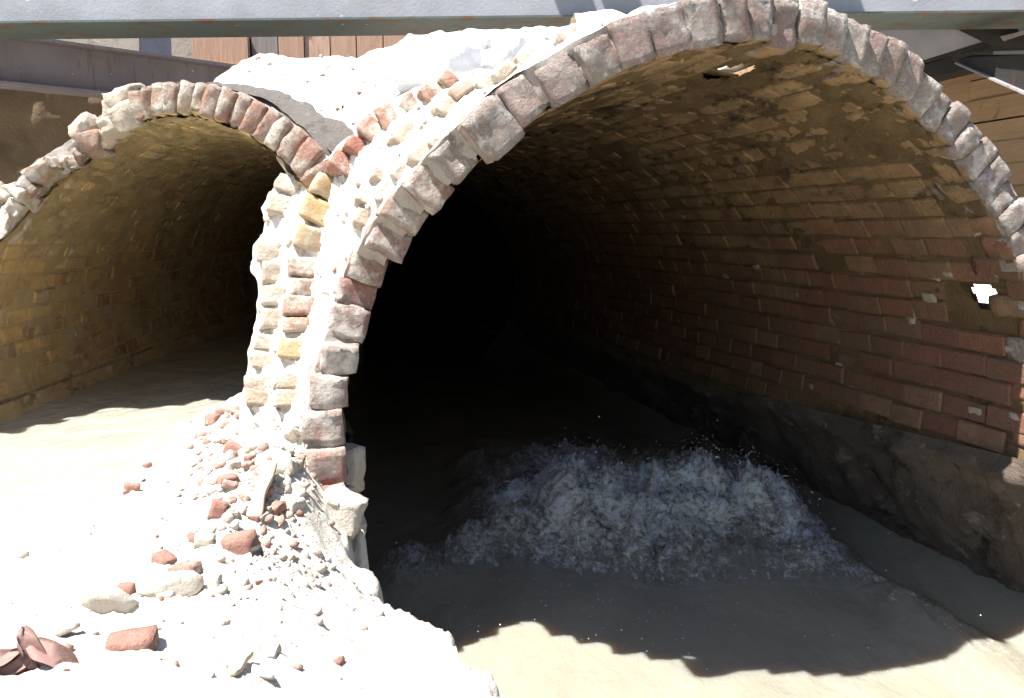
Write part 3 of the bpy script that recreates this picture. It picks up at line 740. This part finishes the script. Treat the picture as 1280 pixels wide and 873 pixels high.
# ------------------------------------------------------------------ stones
def ico(sub):
    import bmesh
    bm = bmesh.new(); bmesh.ops.create_icosphere(bm, subdivisions=sub, radius=1)
    V = np.array([v.co[:] for v in bm.verts]); Fc = np.array([[v.index for v in f.verts] for f in bm.faces]); bm.free(); return V, Fc
I0 = ico(1); I1 = ico(2); I2 = ico(3)
def rock(seed, base, npl=11, amp=.05, flat=(1, 1, 1)):
    rg = np.random.default_rng(seed); V, Fc = base
    pn = rg.normal(size=(npl, 3)); pn /= np.linalg.norm(pn, axis=1)[:, None]; pd = rg.uniform(.5, .9, npl)
    dt = V @ pn.T; r = np.where(dt > .05, pd[None]/np.maximum(dt, .05), 9).min(1); r = np.minimum(r, 1.15)
    Vn = V*r[:, None]
    Vn = Vn*(1+amp*fbm(Vn+seed*2.3, 2.5, 3, seed % 50)[:, None])
    return Vn*np.array(flat), Fc
# gravel and crumbs: one mass
vs, fs, off = [], [], 0
protos = [rock(900+i, I0, 5, .1, (1, rng.uniform(.6, 1), rng.uniform(.4, .8))) for i in range(16)]
def rotm(rg=rng):
    q = rg.normal(size=4); q /= np.linalg.norm(q); a, b, c, d = q
    return np.array([[1-2*(c*c+d*d), 2*(b*c-a*d), 2*(b*d+a*c)], [2*(b*c+a*d), 1-2*(b*b+d*d), 2*(c*d-a*b)], [2*(b*d-a*c), 2*(c*d+a*b), 1-2*(b*b+c*c)]])
N_ = 2600
gx = np.zeros(N_); gy = np.zeros(N_); mk_ = rng.random(N_) < .92; gx = np.where(mk_, rng.normal(330, 50, N_), rng.uniform(0, 620, N_)); gy = np.where(mk_, rng.normal(590, 70, N_), rng.uniform(520, 873, N_))
G = onz(gx, gy, np.full(N_, .6)); gz = bank_z(G[:, 0], G[:, 1]); ed = edge_dist(G[:, 0], G[:, 1])
for i in range(N_):
    if gz[i] < .505 and ed[i] < -.5 or ed[i] > -.01 or G[i, 1] > 3.9: continue
    s_ = .0024*np.exp(rng.exponential(.6)); s_ = min(s_, .02)*G[i, 1]/2.2
    V, Fc = protos[i % 16]; V = (V*s_) @ rotm().T+np.array([G[i, 0], G[i, 1], gz[i]+s_*.1])
    vs.append(V); fs.append(Fc+off); off += len(V)
tag(struct('gravel', np.concatenate(vs), np.concatenate(fs), M['stone'], False, 'stuff'), 'fine pale gravel and crushed mortar scattered over the rubble bank', 'gravel')

# crumbs on the haunch and fill
vs, fs, off = [], [], 0
for k in range(1700):
    if k % 2:
        px, py = rng.uniform(300, 640), rng.uniform(60, 200)
        if not inpoly(np.array([px]), np.array([py]), fpoly)[0] or (px > 470 and py < 112): continue
        d = float(fdepth(np.array([px, py])/100))
    else:
        px, py = rng.uniform(300, 800), rng.uniform(20, 580)
        if not inpoly(np.array([px]), np.array([py]), hpoly)[0]: continue
        d = float(hdepth(np.array([px, py])/100))
    s_ = .0028*np.exp(rng.exponential(.55)); s_ = min(s_, .016); V, Fc = protos[k % 16]
    vs.append((V*s_) @ rotm().T+at(px, py, d-.012)); fs.append(Fc+off); off += len(V)
tag(struct('mortar_crumbs', np.concatenate(vs), np.concatenate(fs), M['stone'], False, 'stuff'), 'small mortar crumbs stuck over the broken haunch and fill', 'rubble')

def place_rock(name, px, py, w_, h_, seed, mat, label, cat, group=None, z=None, rotz=None, flat=None, tilt=0, sub=2, lift=.3):
    # first point where the line of sight meets the bank
    r = ray(np.array(float(px)), np.array(float(py))); ts = np.arange(.8, 4.6, .004); Q = C0+r*ts[:, None]
    bz = bank_z(Q[:, 0], Q[:, 1]); hit = np.argmax(Q[:, 2] < bz); d = ts[hit] if (Q[:, 2] < bz).any() else 2.5
    p = C0+r*d; s_ = d/FPX
    V, Fc = rock(seed, I2 if sub == 2 else I1, 8, .035, (w_*s_/2*1.12, (w_*.6)*s_/2, h_*s_/2*1.1) if flat is None else tuple(np.array(flat)*s_/2))
    if name in ('stone_block', 'brick_fragment') or (sub == 1 and seed % 2):
        V, Fc = rough_block(*((8, 7, 7) if name == 'stone_block' else (4, 4, 3)), (w_*s_, w_*s_*.8, h_*s_), seed, .012 if name == 'stone_block' else .004, .03, .9)
    Mx = Matrix.Rotation(R_(rotz if rotz is not None else 0), 4, 'Z') @ Matrix.Rotation(R_(tilt), 4, 'Y')
    Mx.translation = Vector(p+np.array([0, 0, h_*s_*.5*lift]))
    o = link(name, mesh(name, V, Fc, mat, False), M=Mx); return tag(o, label, cat, group)
def place_rocks():
    S, Rd = M['stone_plain'], M['redstone']
    L = [('stone_block', 432, 594, 40, 60, 1, S, 'upright pale stone block at the foot of the pier beside the dark opening', 'stone'),
         ('stone_block', 428, 648, 52, 48, 2, S, 'purplish-faced stone block on the bank edge just under the upright block', 'stone'),
         ('stone_block', 405, 555, 44, 36, 3, S, 'squared white mortar-coated block wedged at the pier foot', 'stone'),
         ('brick_fragment', 301, 690, 38, 34, 4, Rd, 'triangular bare red brick fragment in the middle of the rubble bank', 'brick fragment'),
         ('stone_slab', 212, 742, 68, 34, 5, S, 'largest flat white slab with a dark gap under its right edge', 'stone'),
         ('stone_slab', 145, 762, 72, 40, 6, S, 'pinkish-white tilted slab left of the largest flat slab', 'stone'),
         ('brick_fragment', 165, 806, 56, 20, 7, Rd, 'low brown brick end poking out below the pinkish slab', 'brick fragment'),
         ('loose_stone', 70, 790, 52, 30, 8, S, 'cream stone lying left above the crumpled brown debris', 'stone'),
         ('brick_fragment', 164, 613, 19, 13, 9, Rd, 'small red brick chip alone near the pale water edge', 'brick fragment'),
         ('brick_fragment', 184, 584, 10, 9, 10, Rd, 'tiny red brown chip highest up at the water edge', 'brick fragment'),
         ('brick_fragment', 285, 603, 24, 14, 11, Rd, 'pink brick chip on the slope left of the split wood', 'brick fragment'),
         ('brick_fragment', 274, 642, 20, 26, 12, Rd, 'pale pink upright brick shard left of the split wood foot', 'brick fragment'),
         ('loose_stone', 287, 655, 18, 20, 13, S, 'small squarish cream stone beside the pink upright shard', 'stone'),
         ('brick_fragment', 232, 717, 34, 18, 14, Rd, 'rough red brick lump just above the largest flat slab', 'brick fragment'),
         ('brick_fragment', 205, 704, 26, 16, 15, Rd, 'reddish brick sliver left above the largest flat slab', 'brick fragment'),
         ('brick_fragment', 156, 744, 20, 22, 16, Rd, 'mottled pink and grey fragment on top of the pinkish slab', 'brick fragment'),
         ('brick_fragment', 270, 733, 16, 26, 17, S, 'narrow cream stone right of the largest flat slab', 'stone'),
         ('brick_fragment', 256, 677, 24, 14, 18, S, 'tan stone sliver left of the triangular red fragment', 'stone'),
         ('loose_stone', 352, 585, 44, 34, 19, S, 'cream and brown broken stone on top of the rubble slope', 'stone'),
         ('loose_stone', 318, 545, 34, 24, 20, S, 'rough pale stone at the lower left corner of the pier', 'stone'),
         ('stone_block', 560, 784, 34, 26, 21, S, 'rounded white stone at the outermost step of the bank edge', 'stone'),
         ('stone_block', 606, 830, 30, 34, 22, S, 'white stone at the bottom tip of the bank edge', 'stone'),
         ('stone_block', 478, 728, 30, 22, 23, S, 'white stone on the bank edge beside the small splash', 'stone'),
         ('loose_stone', 325, 842, 46, 14, 24, S, 'long thin pale stone near the bottom of the bank', 'stone'),
         ('brick_fragment', 323, 694, 14, 14, 25, M['steel_dark'], 'dark grey pebble touching the triangular red fragment', 'pebble')]
    for (nm, px, py, a_, b_, sd, mt, lb, ct) in L:
        place_rock(nm, px, py, a_, b_, sd+1000, mt, lb, ct, rotz=rng.uniform(-35, 35), tilt=rng.uniform(-18, 18))
    for k in range(100):
        px = rng.normal(325, 45) if k < 88 else rng.uniform(60, 560); py = rng.normal(585, 45) if k < 88 else rng.uniform(640, 850)
        P = onz(px, py, .6)
        if edge_dist(P[0:1], P[1:2])[0] > -.05 or P[1] > 3.6 or (px < 260 and py < 640): continue
        red = rng.random() < .38; a_ = rng.uniform(9, 24)
        place_rock('rubble_stone', px, py, a_, a_*rng.uniform(.5, .8), 2000+k, M['redstone'] if red else M['stone'],
                   'small pinkish broken brick chip lying loose among the rubble' if red else 'small pale broken stone lying loose among the rubble', 'stone',
                   'small brick chips on the rubble bank' if red else 'small pale stones on the rubble bank', rotz=rng.uniform(0, 180), tilt=rng.uniform(-30, 30), sub=1)
place_rocks()
# split wood lath on the slope
def surf(px, py):
    r = ray(np.array(float(px)), np.array(float(py))); ts = np.arange(.8, 4.6, .004); Q = C0+r*ts[:, None]
    bz = bank_z(Q[:, 0], Q[:, 1]); return C0+r*ts[np.argmax(Q[:, 2] < bz)]
def rod(name, p0, p1, w_, h_, mat, seed, label, cat):
    p0 = np.array(p0); p1 = np.array(p1); L = np.linalg.norm(p1-p0)
    V, Fc = rough_block(14, 4, 3, (L, w_, h_), seed, .004, .05, .1)
    d = Vector(p1-p0); Mx = d.to_track_quat('X', 'Z').to_matrix().to_4x4(); Mx.translation = Vector((p0+p1)/2)
    return tag(link(name, mesh(name, V, Fc, mat, False), M=Mx), label, cat)
rod('split_lath', surf(316, 655)+np.array([0, 0, .012]), surf(341, 592)+np.array([0, -.02, .04]), .035, .012, M['lath'], 31, 'splintered pale wood lath leaning up the rubble slope', 'wood')
rod('split_lath', surf(292, 848)+np.array([0, 0, .006]), surf(314, 826)+np.array([0, 0, .012]), .010, .008, M['lath'], 32, 'thin brown splinter near the bottom middle of the bank', 'wood')
rod('split_lath', surf(345, 716)+np.array([0, 0, .004]), surf(366, 698)+np.array([0, 0, .008]), .010, .006, M['lath'], 33, 'short pale twig right of the triangular red fragment', 'wood')
# crumpled debris bottom left: a few curled blades
deb = empty('crumpled_debris', tuple(surf(45, 835)), 'crumpled red-brown sheet of debris in the bottom left corner', 'debris')
dp = np.array(deb.location)
def blade(p0, p1, p2, wid, seed):
    t = np.linspace(0, 1, 16)[:, None]; P = (1-t)**2*p0+2*t*(1-t)*p1+t*t*p2
    tan = np.gradient(P, axis=0); tan /= np.linalg.norm(tan, axis=1)[:, None]
    side = np.cross(tan, [0, -.7, .7]); side /= np.linalg.norm(side, axis=1)[:, None]; nrm = np.cross(side, tan)
    ws = np.linspace(-1, 1, 7); V = []
    for i in range(16):
        ww = wid*math.sin(math.pi*min(max(t[i, 0]*.92+.06, 0), 1))**.7
        for q in ws: V.append(P[i]+side[i]*ww*q+nrm[i]*ww*.5*(q*q)+.009*np.array([vnoise(P[i]*45+q*3, seed), 0, vnoise(P[i]*45+q*3, seed+1)]))
    V = np.array(V); Fc = grid_faces(16, 7); n = len(V)
    V2 = V+nrm.repeat(7, 0)*.007
    return np.concatenate([V, V2]), np.concatenate([Fc, Fc[:, ::-1]+n])
u_ = 1.45/FPX
def dpx(x, y, dz=0): return at(x, y, float(proj(dp)[2]))+np.array([0, dz, 0])
for k, (a_, b_, c_, wd) in enumerate([((28, 787), (50, 800), (58, 862), 12), ((36, 806), (85, 805), (92, 850), 15), ((38, 815), (5, 828), (-30, 842), 11), ((45, 822), (20, 845), (-25, 850), 12), ((85, 838), (110, 832), (122, 856), 12)]):
    V_, F_ = blade(dpx(*a_), dpx(*b_, -.02), dpx(*c_, .01), wd*u_, 300+k); part('curled_flap', V_, F_, M['bark'], deb, False)

# ------------------------------------------------------------------ plastic sheet
sp = [(508, 40), (530, 47), (560, 44), (600, 42), (650, 40), (700, 37), (722, 36), (700, 58), (672, 66), (640, 74), (605, 84), (570, 92), (540, 99), (505, 104), (480, 100), (500, 70)]
ps = []
for px, pb, dz in [(480, 102, .06), (500, 105, .10), (520, 104, .09), (546, 100, -.05), (552, 99, -.05), (580, 92, .05), (610, 85, .15), (617, 84, -.01), (622, 83, -.03), (650, 75, .05), (684, 65, .13), (690, 63, .02), (706, 56, .05), (722, 50, .05)]:
    pt_ = np.interp(px, [480, 508, 530, 722], [60, 38, 45, 34]); db = np.interp(px, [480, 550, 620, 722], [3.12, 2.93, 2.80, 2.74]); dz *= 1.3
    for q in (0, .3, .6, .8, 1.):
        ps.append((px+10*q*(dz < 0), pb+(pt_-pb)*q, db+dz*(1 if q < .7 else .3)+.05*q+1.0*max(q-.72, 0)))
V_, F_, _ = patch(sp, ps, 2., .004, 210, jit=1, nsc=5, skirt=(0, .15, -.02))
tag(link('plastic_sheet', mesh('plastic_sheet', V_, F_, M['plastic'], True)), 'crumpled translucent white plastic sheeting draped over the fill under the top beam', 'plastic sheet')

# ================================================================== STEEL AND TIMBER
def box_between(p0, p1, up, w_, h_, seg=1):
    p0 = np.array(p0, float); p1 = np.array(p1, float); d = (p1-p0)/np.linalg.norm(p1-p0); up = np.array(up, float); s = np.cross(d, up); s /= np.linalg.norm(s); up = np.cross(s, d)
    V = [p+s*a_*w_/2+up*b_*h_/2 for p in (p0, p1) for a_, b_ in ((-1, -1), (1, -1), (1, 1), (-1, 1))]
    return np.array(V), [[0, 1, 2, 3], [7, 6, 5, 4], [0, 4, 5, 1], [1, 5, 6, 2], [2, 6, 7, 3], [3, 7, 4, 0]]
def ibeam(p0, p1, height, width, tf, mweb, mflange, label, group=None, name='steel_beam', nst=0):
    p0 = np.array(p0, float); p1 = np.array(p1, float); root = empty(name, tuple((p0+p1)/2), label, 'steel beam', group)
    up = np.array([0, 0, 1.])
    part('web', *box_between(p0, p1, up, .014, height-2*tf-.001), mweb, root)
    for s in (1, -1):
        o = up*s*(height/2-tf/2); part('flange', *box_between(p0+o, p1+o, up, width, tf), mflange, root)
    return root
# top beam, in front of the heap
y0 = 5.6
pl = at(-60, 36, y0/1.0); pr = at(1340, 22, y0+.0)
pl = np.array([at(0, 36, 5.75)[0]-1.2, 5.7, 0]); 
a0 = at(0, 40, 5.5); a1 = at(1280, 26, 5.5); dd = (a1-a0)
hB = 1.5
tb = ibeam(a0-dd*.25+np.array([0, 0, hB/2]), a1+dd*.25+np.array([0, 0, hB/2]), hB, .46, .012, M['steel_lav'], M['steel_green'], 'long grey steel beam spanning the whole top edge of the photo')
def waler(pts, w_, mweb, mfl, label, hpx):
    (x0, y0_, d0), (x1, y1_, d1) = pts
    b0 = at(x0, y0_, d0); b1 = at(x1, y1_, d1); dd = b1-b0; h = hpx*d0/FPX
    return ibeam(b0-dd*.35+np.array([0, 0, h/2]), b1+dd*.35+np.array([0, 0, h/2]), h, w_, .022, mweb, mfl, label)
waler([(0, 108, 6.6), (290, 137, 7.9)], .26, M['steel_brown'], M['steel_brown'], 'grey-brown slanting steel beam against the earth wall on the left', 62)
def plate(name, poly, d0, d1, th_, mat, parent):
    """solid plate from an outline; its distance runs from d0 at the left end to d1 at the right end"""
    poly = np.array(poly, float); xa, xb = poly[:, 0].min(), poly[:, 0].max(); d = d0+(d1-d0)*(poly[:, 0]-xa)/(xb-xa)
    A = at(poly[:, 0], poly[:, 1], d); t_ = at(xb, poly[:, 1].mean(), d1)-at(xa, poly[:, 1].mean(), d0); nrm = np.array([-t_[1], t_[0], 0]); nrm /= np.linalg.norm(nrm); nrm = nrm*np.sign(nrm[1])
    n = len(A); V = np.concatenate([A, A+nrm*th_]); Fc = [list(range(n))[::-1], list(range(n, 2*n))]+[[i, (i+1) % n, n+(i+1) % n, n+i] for i in range(n)]
    me = mesh(name, V-np.array(parent.location), Fc, mat); fix_normals(me); return link(name, me, parent)
b_ = empty('steel_beam', tuple(at(1150, 60, 7.5)), 'bluish grey steel waler behind the crown on the right with a lit lower strip', 'steel beam')
plate('web', [(1040, 60), (1040, -30), (1300, -30), (1300, 35), (1228, 53), (1130, 82), (1070, 99)], 6.9, 5.8, .02, M['steel_lav'], b_)
plate('flange', [(1070, 99), (1130, 82), (1228, 53), (1300, 33), (1300, 40), (1228, 58), (1130, 86), (1070, 103)], 6.85, 5.75, .16, M['steel_dark'], b_)
plate('flange_underside', [(1120, 92), (1212, 64), (1218, 84), (1150, 101), (1120, 112)], 6.6, 6.2, .2, M['steel_dark'], b_)  # dark plate stands in for the shaded underside of the bottom flange
b_ = empty('steel_brace', tuple(at(1240, 90, 6.3)), 'dark steel brace with a pointed left end at the right edge', 'steel brace')
plate('web', [(1191, 73), (1212, 68), (1330, 66), (1330, 142), (1278, 117), (1196, 80)], 5.7, 4.9, .03, M['steel_dark'], b_)
plate('flange', [(1191, 70), (1213, 65), (1330, 62), (1330, 67), (1213, 69), (1191, 75)], 5.65, 4.85, .16, M['steel_dark'], b_)
plate('flange', [(1194, 78), (1278, 115), (1330, 139), (1330, 145), (1278, 118), (1193, 80)], 5.65, 4.85, .04, M['steel_brown'], b_)
b_ = empty('steel_brace', tuple(at(1230, 45, 6.8)), 'thin dark diagonal steel brace under the right end of the top beam', 'steel brace')
plate('web', [(1178, 28), (1330, 20), (1330, 66), (1222, 68), (1238, 57)], 6.2, 5.75, .05, M['steel_dark'], b_)
plate('flange', [(1176, 30), (1184, 30), (1252, 55), (1246, 58)], 6.15, 6.1, .10, M['steel_brown'], b_)
plate('flange', [(1250, 46), (1330, 26), (1330, 31), (1252, 49)], 5.9, 5.7, .10, M['steel_brown'], b_)
zt_ = a0[2]+hB+.1
for k, xx in enumerate((-.22, .06)):
    ibeam((xx-.12, 4.2, zt_), (xx+.1, 6.6, zt_), .2, .15, .02, M['steel_dark'], M['steel_dark'], ('left' if k == 0 else 'right')+' one of two cross struts resting over the top beam', 'cross struts over the top beam')
sb = empty('shade_board', (.85, 5.2, zt_+.13), 'unseen board added above the top beam to shade its right part', 'board')  # added out of view, casts shade on the right part of the web
part('board', *box_between((.38, 5.22, zt_+.125), (1.42, 5.22, zt_+.125), (0, 0, 1), .44, .04), M['wood_warm'], sb)
dk = empty('shade_deck', (3, 7, 3.4), 'unseen deck boards added overhead to shade the right-hand lagging and steel', 'deck')  # added out of view to keep the sun off the right lagging
for k in range(14): part('plank', *box_between((1.5+k*.24, 5.75, 3.4), (1.5+k*.24, 9.6, 3.4), (0, 0, 1), .235, .06), M['wood_warm'], dk)
# retaining walls
def wall_between(p0, p1, z0, z1, mat, name, label, cat, th=.2):
    p0 = np.array([p0[0], p0[1], (z0+z1)/2]); p1 = np.array([p1[0], p1[1], (z0+z1)/2])
    V, Fc = box_between(p0, p1, (0, 0, 1), th, z1-z0)
    return tag(link(name, mesh(name, V, Fc, mat)), label, cat)
# earth / shotcrete wall on the left: rough sheet with depth
xs = np.arange(-7.5, -1.4, .04); zs = np.arange(-.3, 2.55, .04); X, Z = np.meshgrid(xs, zs, indexing='ij')
Yb = 7.3+(X+4)*.55; P_ = np.stack([X, Yb, Z], -1); Yb = Yb+.07*fbm(P_, 1.6, 4, 220)+.05*fbm(P_, 7, 4, 221)
V_ = np.stack([X, Yb, Z], -1).reshape(-1, 3); F_ = grid_faces(*X.shape); n = len(V_)
tag(link('earth_wall', mesh('earth_wall', np.concatenate([V_, V_+np.array([-.15, .4, 0])]), np.concatenate([F_, F_[:, ::-1]+n]), M['earth'], True)), 'rough shaded brown wall behind the left vault under the slanting beam', 'wall')
# back wall pieces at y ~ 9.5
YB = 9.6
def bx(x_px, d=YB): return float(at(x_px, 60, d)[0])
def blk(name, x0, x1, y0_, y1_, d, mat, label, cat, depth=.15):
    a_ = at(x0, y0_, d); b_ = at(x1, y1_, d); z0, z1 = min(a_[2], b_[2]), max(a_[2], b_[2]); yy = d*math.cos(_p)
    yy = a_[1]
    V = [(x, y, z) for z in (z0, z1) for x, y in ((a_[0], yy), (b_[0], yy), (b_[0], yy+depth), (a_[0], yy+depth))]
    return name, np.array(V), [[3, 2, 1, 0], [4, 5, 6, 7], [0, 1, 5, 4], [1, 2, 6, 5], [2, 3, 7, 6], [3, 0, 4, 7]], mat
def solo(name, *a, label, cat):
    n_, V, Fc, mat = blk(name, *a, label, cat); return tag(link(name, mesh(name, V, Fc, mat)), label, cat)
solo('concrete_panel', -80, 168, -60, 200, 9.9, M['concrete'], label='taupe concrete panel between the two left beams', cat='wall')
solo('steel_pile', 170, 208, -60, 200, 9.7, simple('steel_blue', (.07, .075, .1)), label='dark blue-grey steel pile left of the timber boards', cat='steel pile')
solo('concrete_pillar', 208.5, 239, -60, 200, 9.6, M['concrete'], label='pale grey concrete pillar between steel pile and timber boards', cat='pillar')
tw = empty('timber_lagging', tuple(at(400, 100, 9.6)), 'pinkish timber lagging boards standing upright behind the fill, under the top beam', 'timber wall')
edges = [310, 344, 377, 410, 443, 477, 510, 543, 576, 609, 642, 675, 708, 741, 774, 807, 840, 873, 906]
for i in range(len(edges)-1):
    n_, V, Fc, mat = blk('plank', edges[i]+.7, edges[i+1]-.7, -50, 210, 9.6+rng.uniform(-.015, .015), M['wood_grey'] if i == 0 else M['wood_pink'], '', '', .09); part('plank', V, Fc, mat, tw)
n_, V, Fc, mat = blk('backing', 240, 915, -50, 210, 9.75, M['steel_dark'], '', '', .05); part('backing', V, Fc, mat, tw)
for (y0_, y1_) in ((-50, 43.5), (44.5, 80), (81, 120), (121, 160)):
    n_, V, Fc, mat = blk('plank', 240, 309, y0_, y1_, 9.6, M['wood_pink'], '', '', .09); part('plank', V, Fc, mat, tw)
# right timber lagging, running towards the camera
rw = empty('timber_lagging', (3.3, 7, 1.3), 'warm brown horizontal timber lagging boards at the right edge behind the arch', 'timber wall')
q0 = np.array([3.02, 8.6]); qd = np.array([.16, -.73]); qd /= np.linalg.norm(qd)
for seg in range(3):
    s0 = seg*1.7; s1 = s0+1.69
    for k in range(15):
        z0 = .35+k*.155+rng.uniform(-.006, .006); off_ = rng.uniform(-.02, .02)
        nn = np.array([qd[1], -qd[0]])*-1
        A = q0+qd*s0+nn*off_; B = q0+qd*s1+nn*off_
        V, Fc = box_between((A[0], A[1], z0+.075), (B[0], B[1], z0+.075), (0, 0, 1), .07, .151); part('plank', V, Fc, M['wood_warm'], rw)
E0 = q0+np.array([.12, 0]); E1 = q0+qd*5.2+np.array([.12, 0]); V, Fc = box_between((E0[0], E0[1], 1.5), (E1[0], E1[1], 1.5), (0, 0, 1), .08, 2.6); part('backing', V, Fc, M['steel_dark'], rw)

# ------------------------------------------------------------------ spray
vs, fs, off = [], [], 0
def addblob(p, s_, stretch=None):
    global off
    V, Fc = I0
    V = V*s_
    if stretch is not None: V = V+np.outer(V @ stretch, stretch)*2.5
    vs.append(V+p); fs.append(Fc+off); off += len(V)
prb = WFOAM*(.1+np.clip(WH, 0, 1)*8); prb = np.where(WFOAM > .25, prb, 0); prb /= prb.sum()
idx = rng.choice(len(WFOAM), 5200, p=prb)
for k, i in enumerate(idx):
    p = WAVE[i]; hh = rng.exponential(.014)*(1+4*max(p[2], 0))
    s_ = .0011*np.exp(rng.normal(0, .5)); d_ = rng.normal(size=3)*np.array([.6, .6, 1]); d_ /= np.linalg.norm(d_)
    addblob(p+np.array([rng.normal(0, .02), rng.normal(-.01, .025), hh]), s_, d_*.6 if k % 4 == 0 else None)
def ligament(p, v, r0, n=7):
    global off
    ts = np.linspace(0, 1, n); P = p+np.outer(ts, v)+np.outer(ts**2, [0, 0, -.6*np.linalg.norm(v)])+np.cumsum(rng.normal(0, .0022, (n, 3)), 0)
    V = []
    for i_, q in enumerate(P):
        rr = r0*(1-.8*ts[i_])*(1+.3*math.sin(i_*2.1))
        V += [q+rr*np.array([math.cos(a_), .3*math.sin(a_), math.sin(a_)]) for a_ in (0, 2.09, 4.19)]
    Fc = [[3*i_+a_, 3*i_+(a_+1) % 3, 3*i_+3+(a_+1) % 3, 3*i_+3+a_] for i_ in range(n-1) for a_ in range(3)]
    Fc = [[f[0], f[1], f[2]] for f in Fc]+[[f[0], f[2], f[3]] for f in Fc]
    vs.append(np.array(V)); fs.append(np.array(Fc)+off); off += len(V)
cr = np.where((WH > .16) & (WFOAM > .5))[0]
for k in range(420):
    p = WAVE[rng.choice(cr)]; v = np.array([rng.normal(0, .5), rng.normal(-.3, .4), abs(rng.normal(.6, .5))])*rng.uniform(.02, .085); ligament(p, v, rng.uniform(.0012, .0035))
    if k % 2: addblob(p+v*1.15, .0022)
for k in range(260):                                     # stray drops flung forward
    p = np.array([rng.normal(.35, .45), rng.normal(3.1, .25), rng.exponential(.05)+.01]); addblob(p, .0016*np.exp(rng.normal(0, .35)))
V_, F_ = np.concatenate(vs), np.concatenate(fs)
tag(link('spray', mesh('spray', V_, F_, M['spray'], True), kind='stuff'), 'spray drops thrown up by the churning water in the right vault', 'spray')
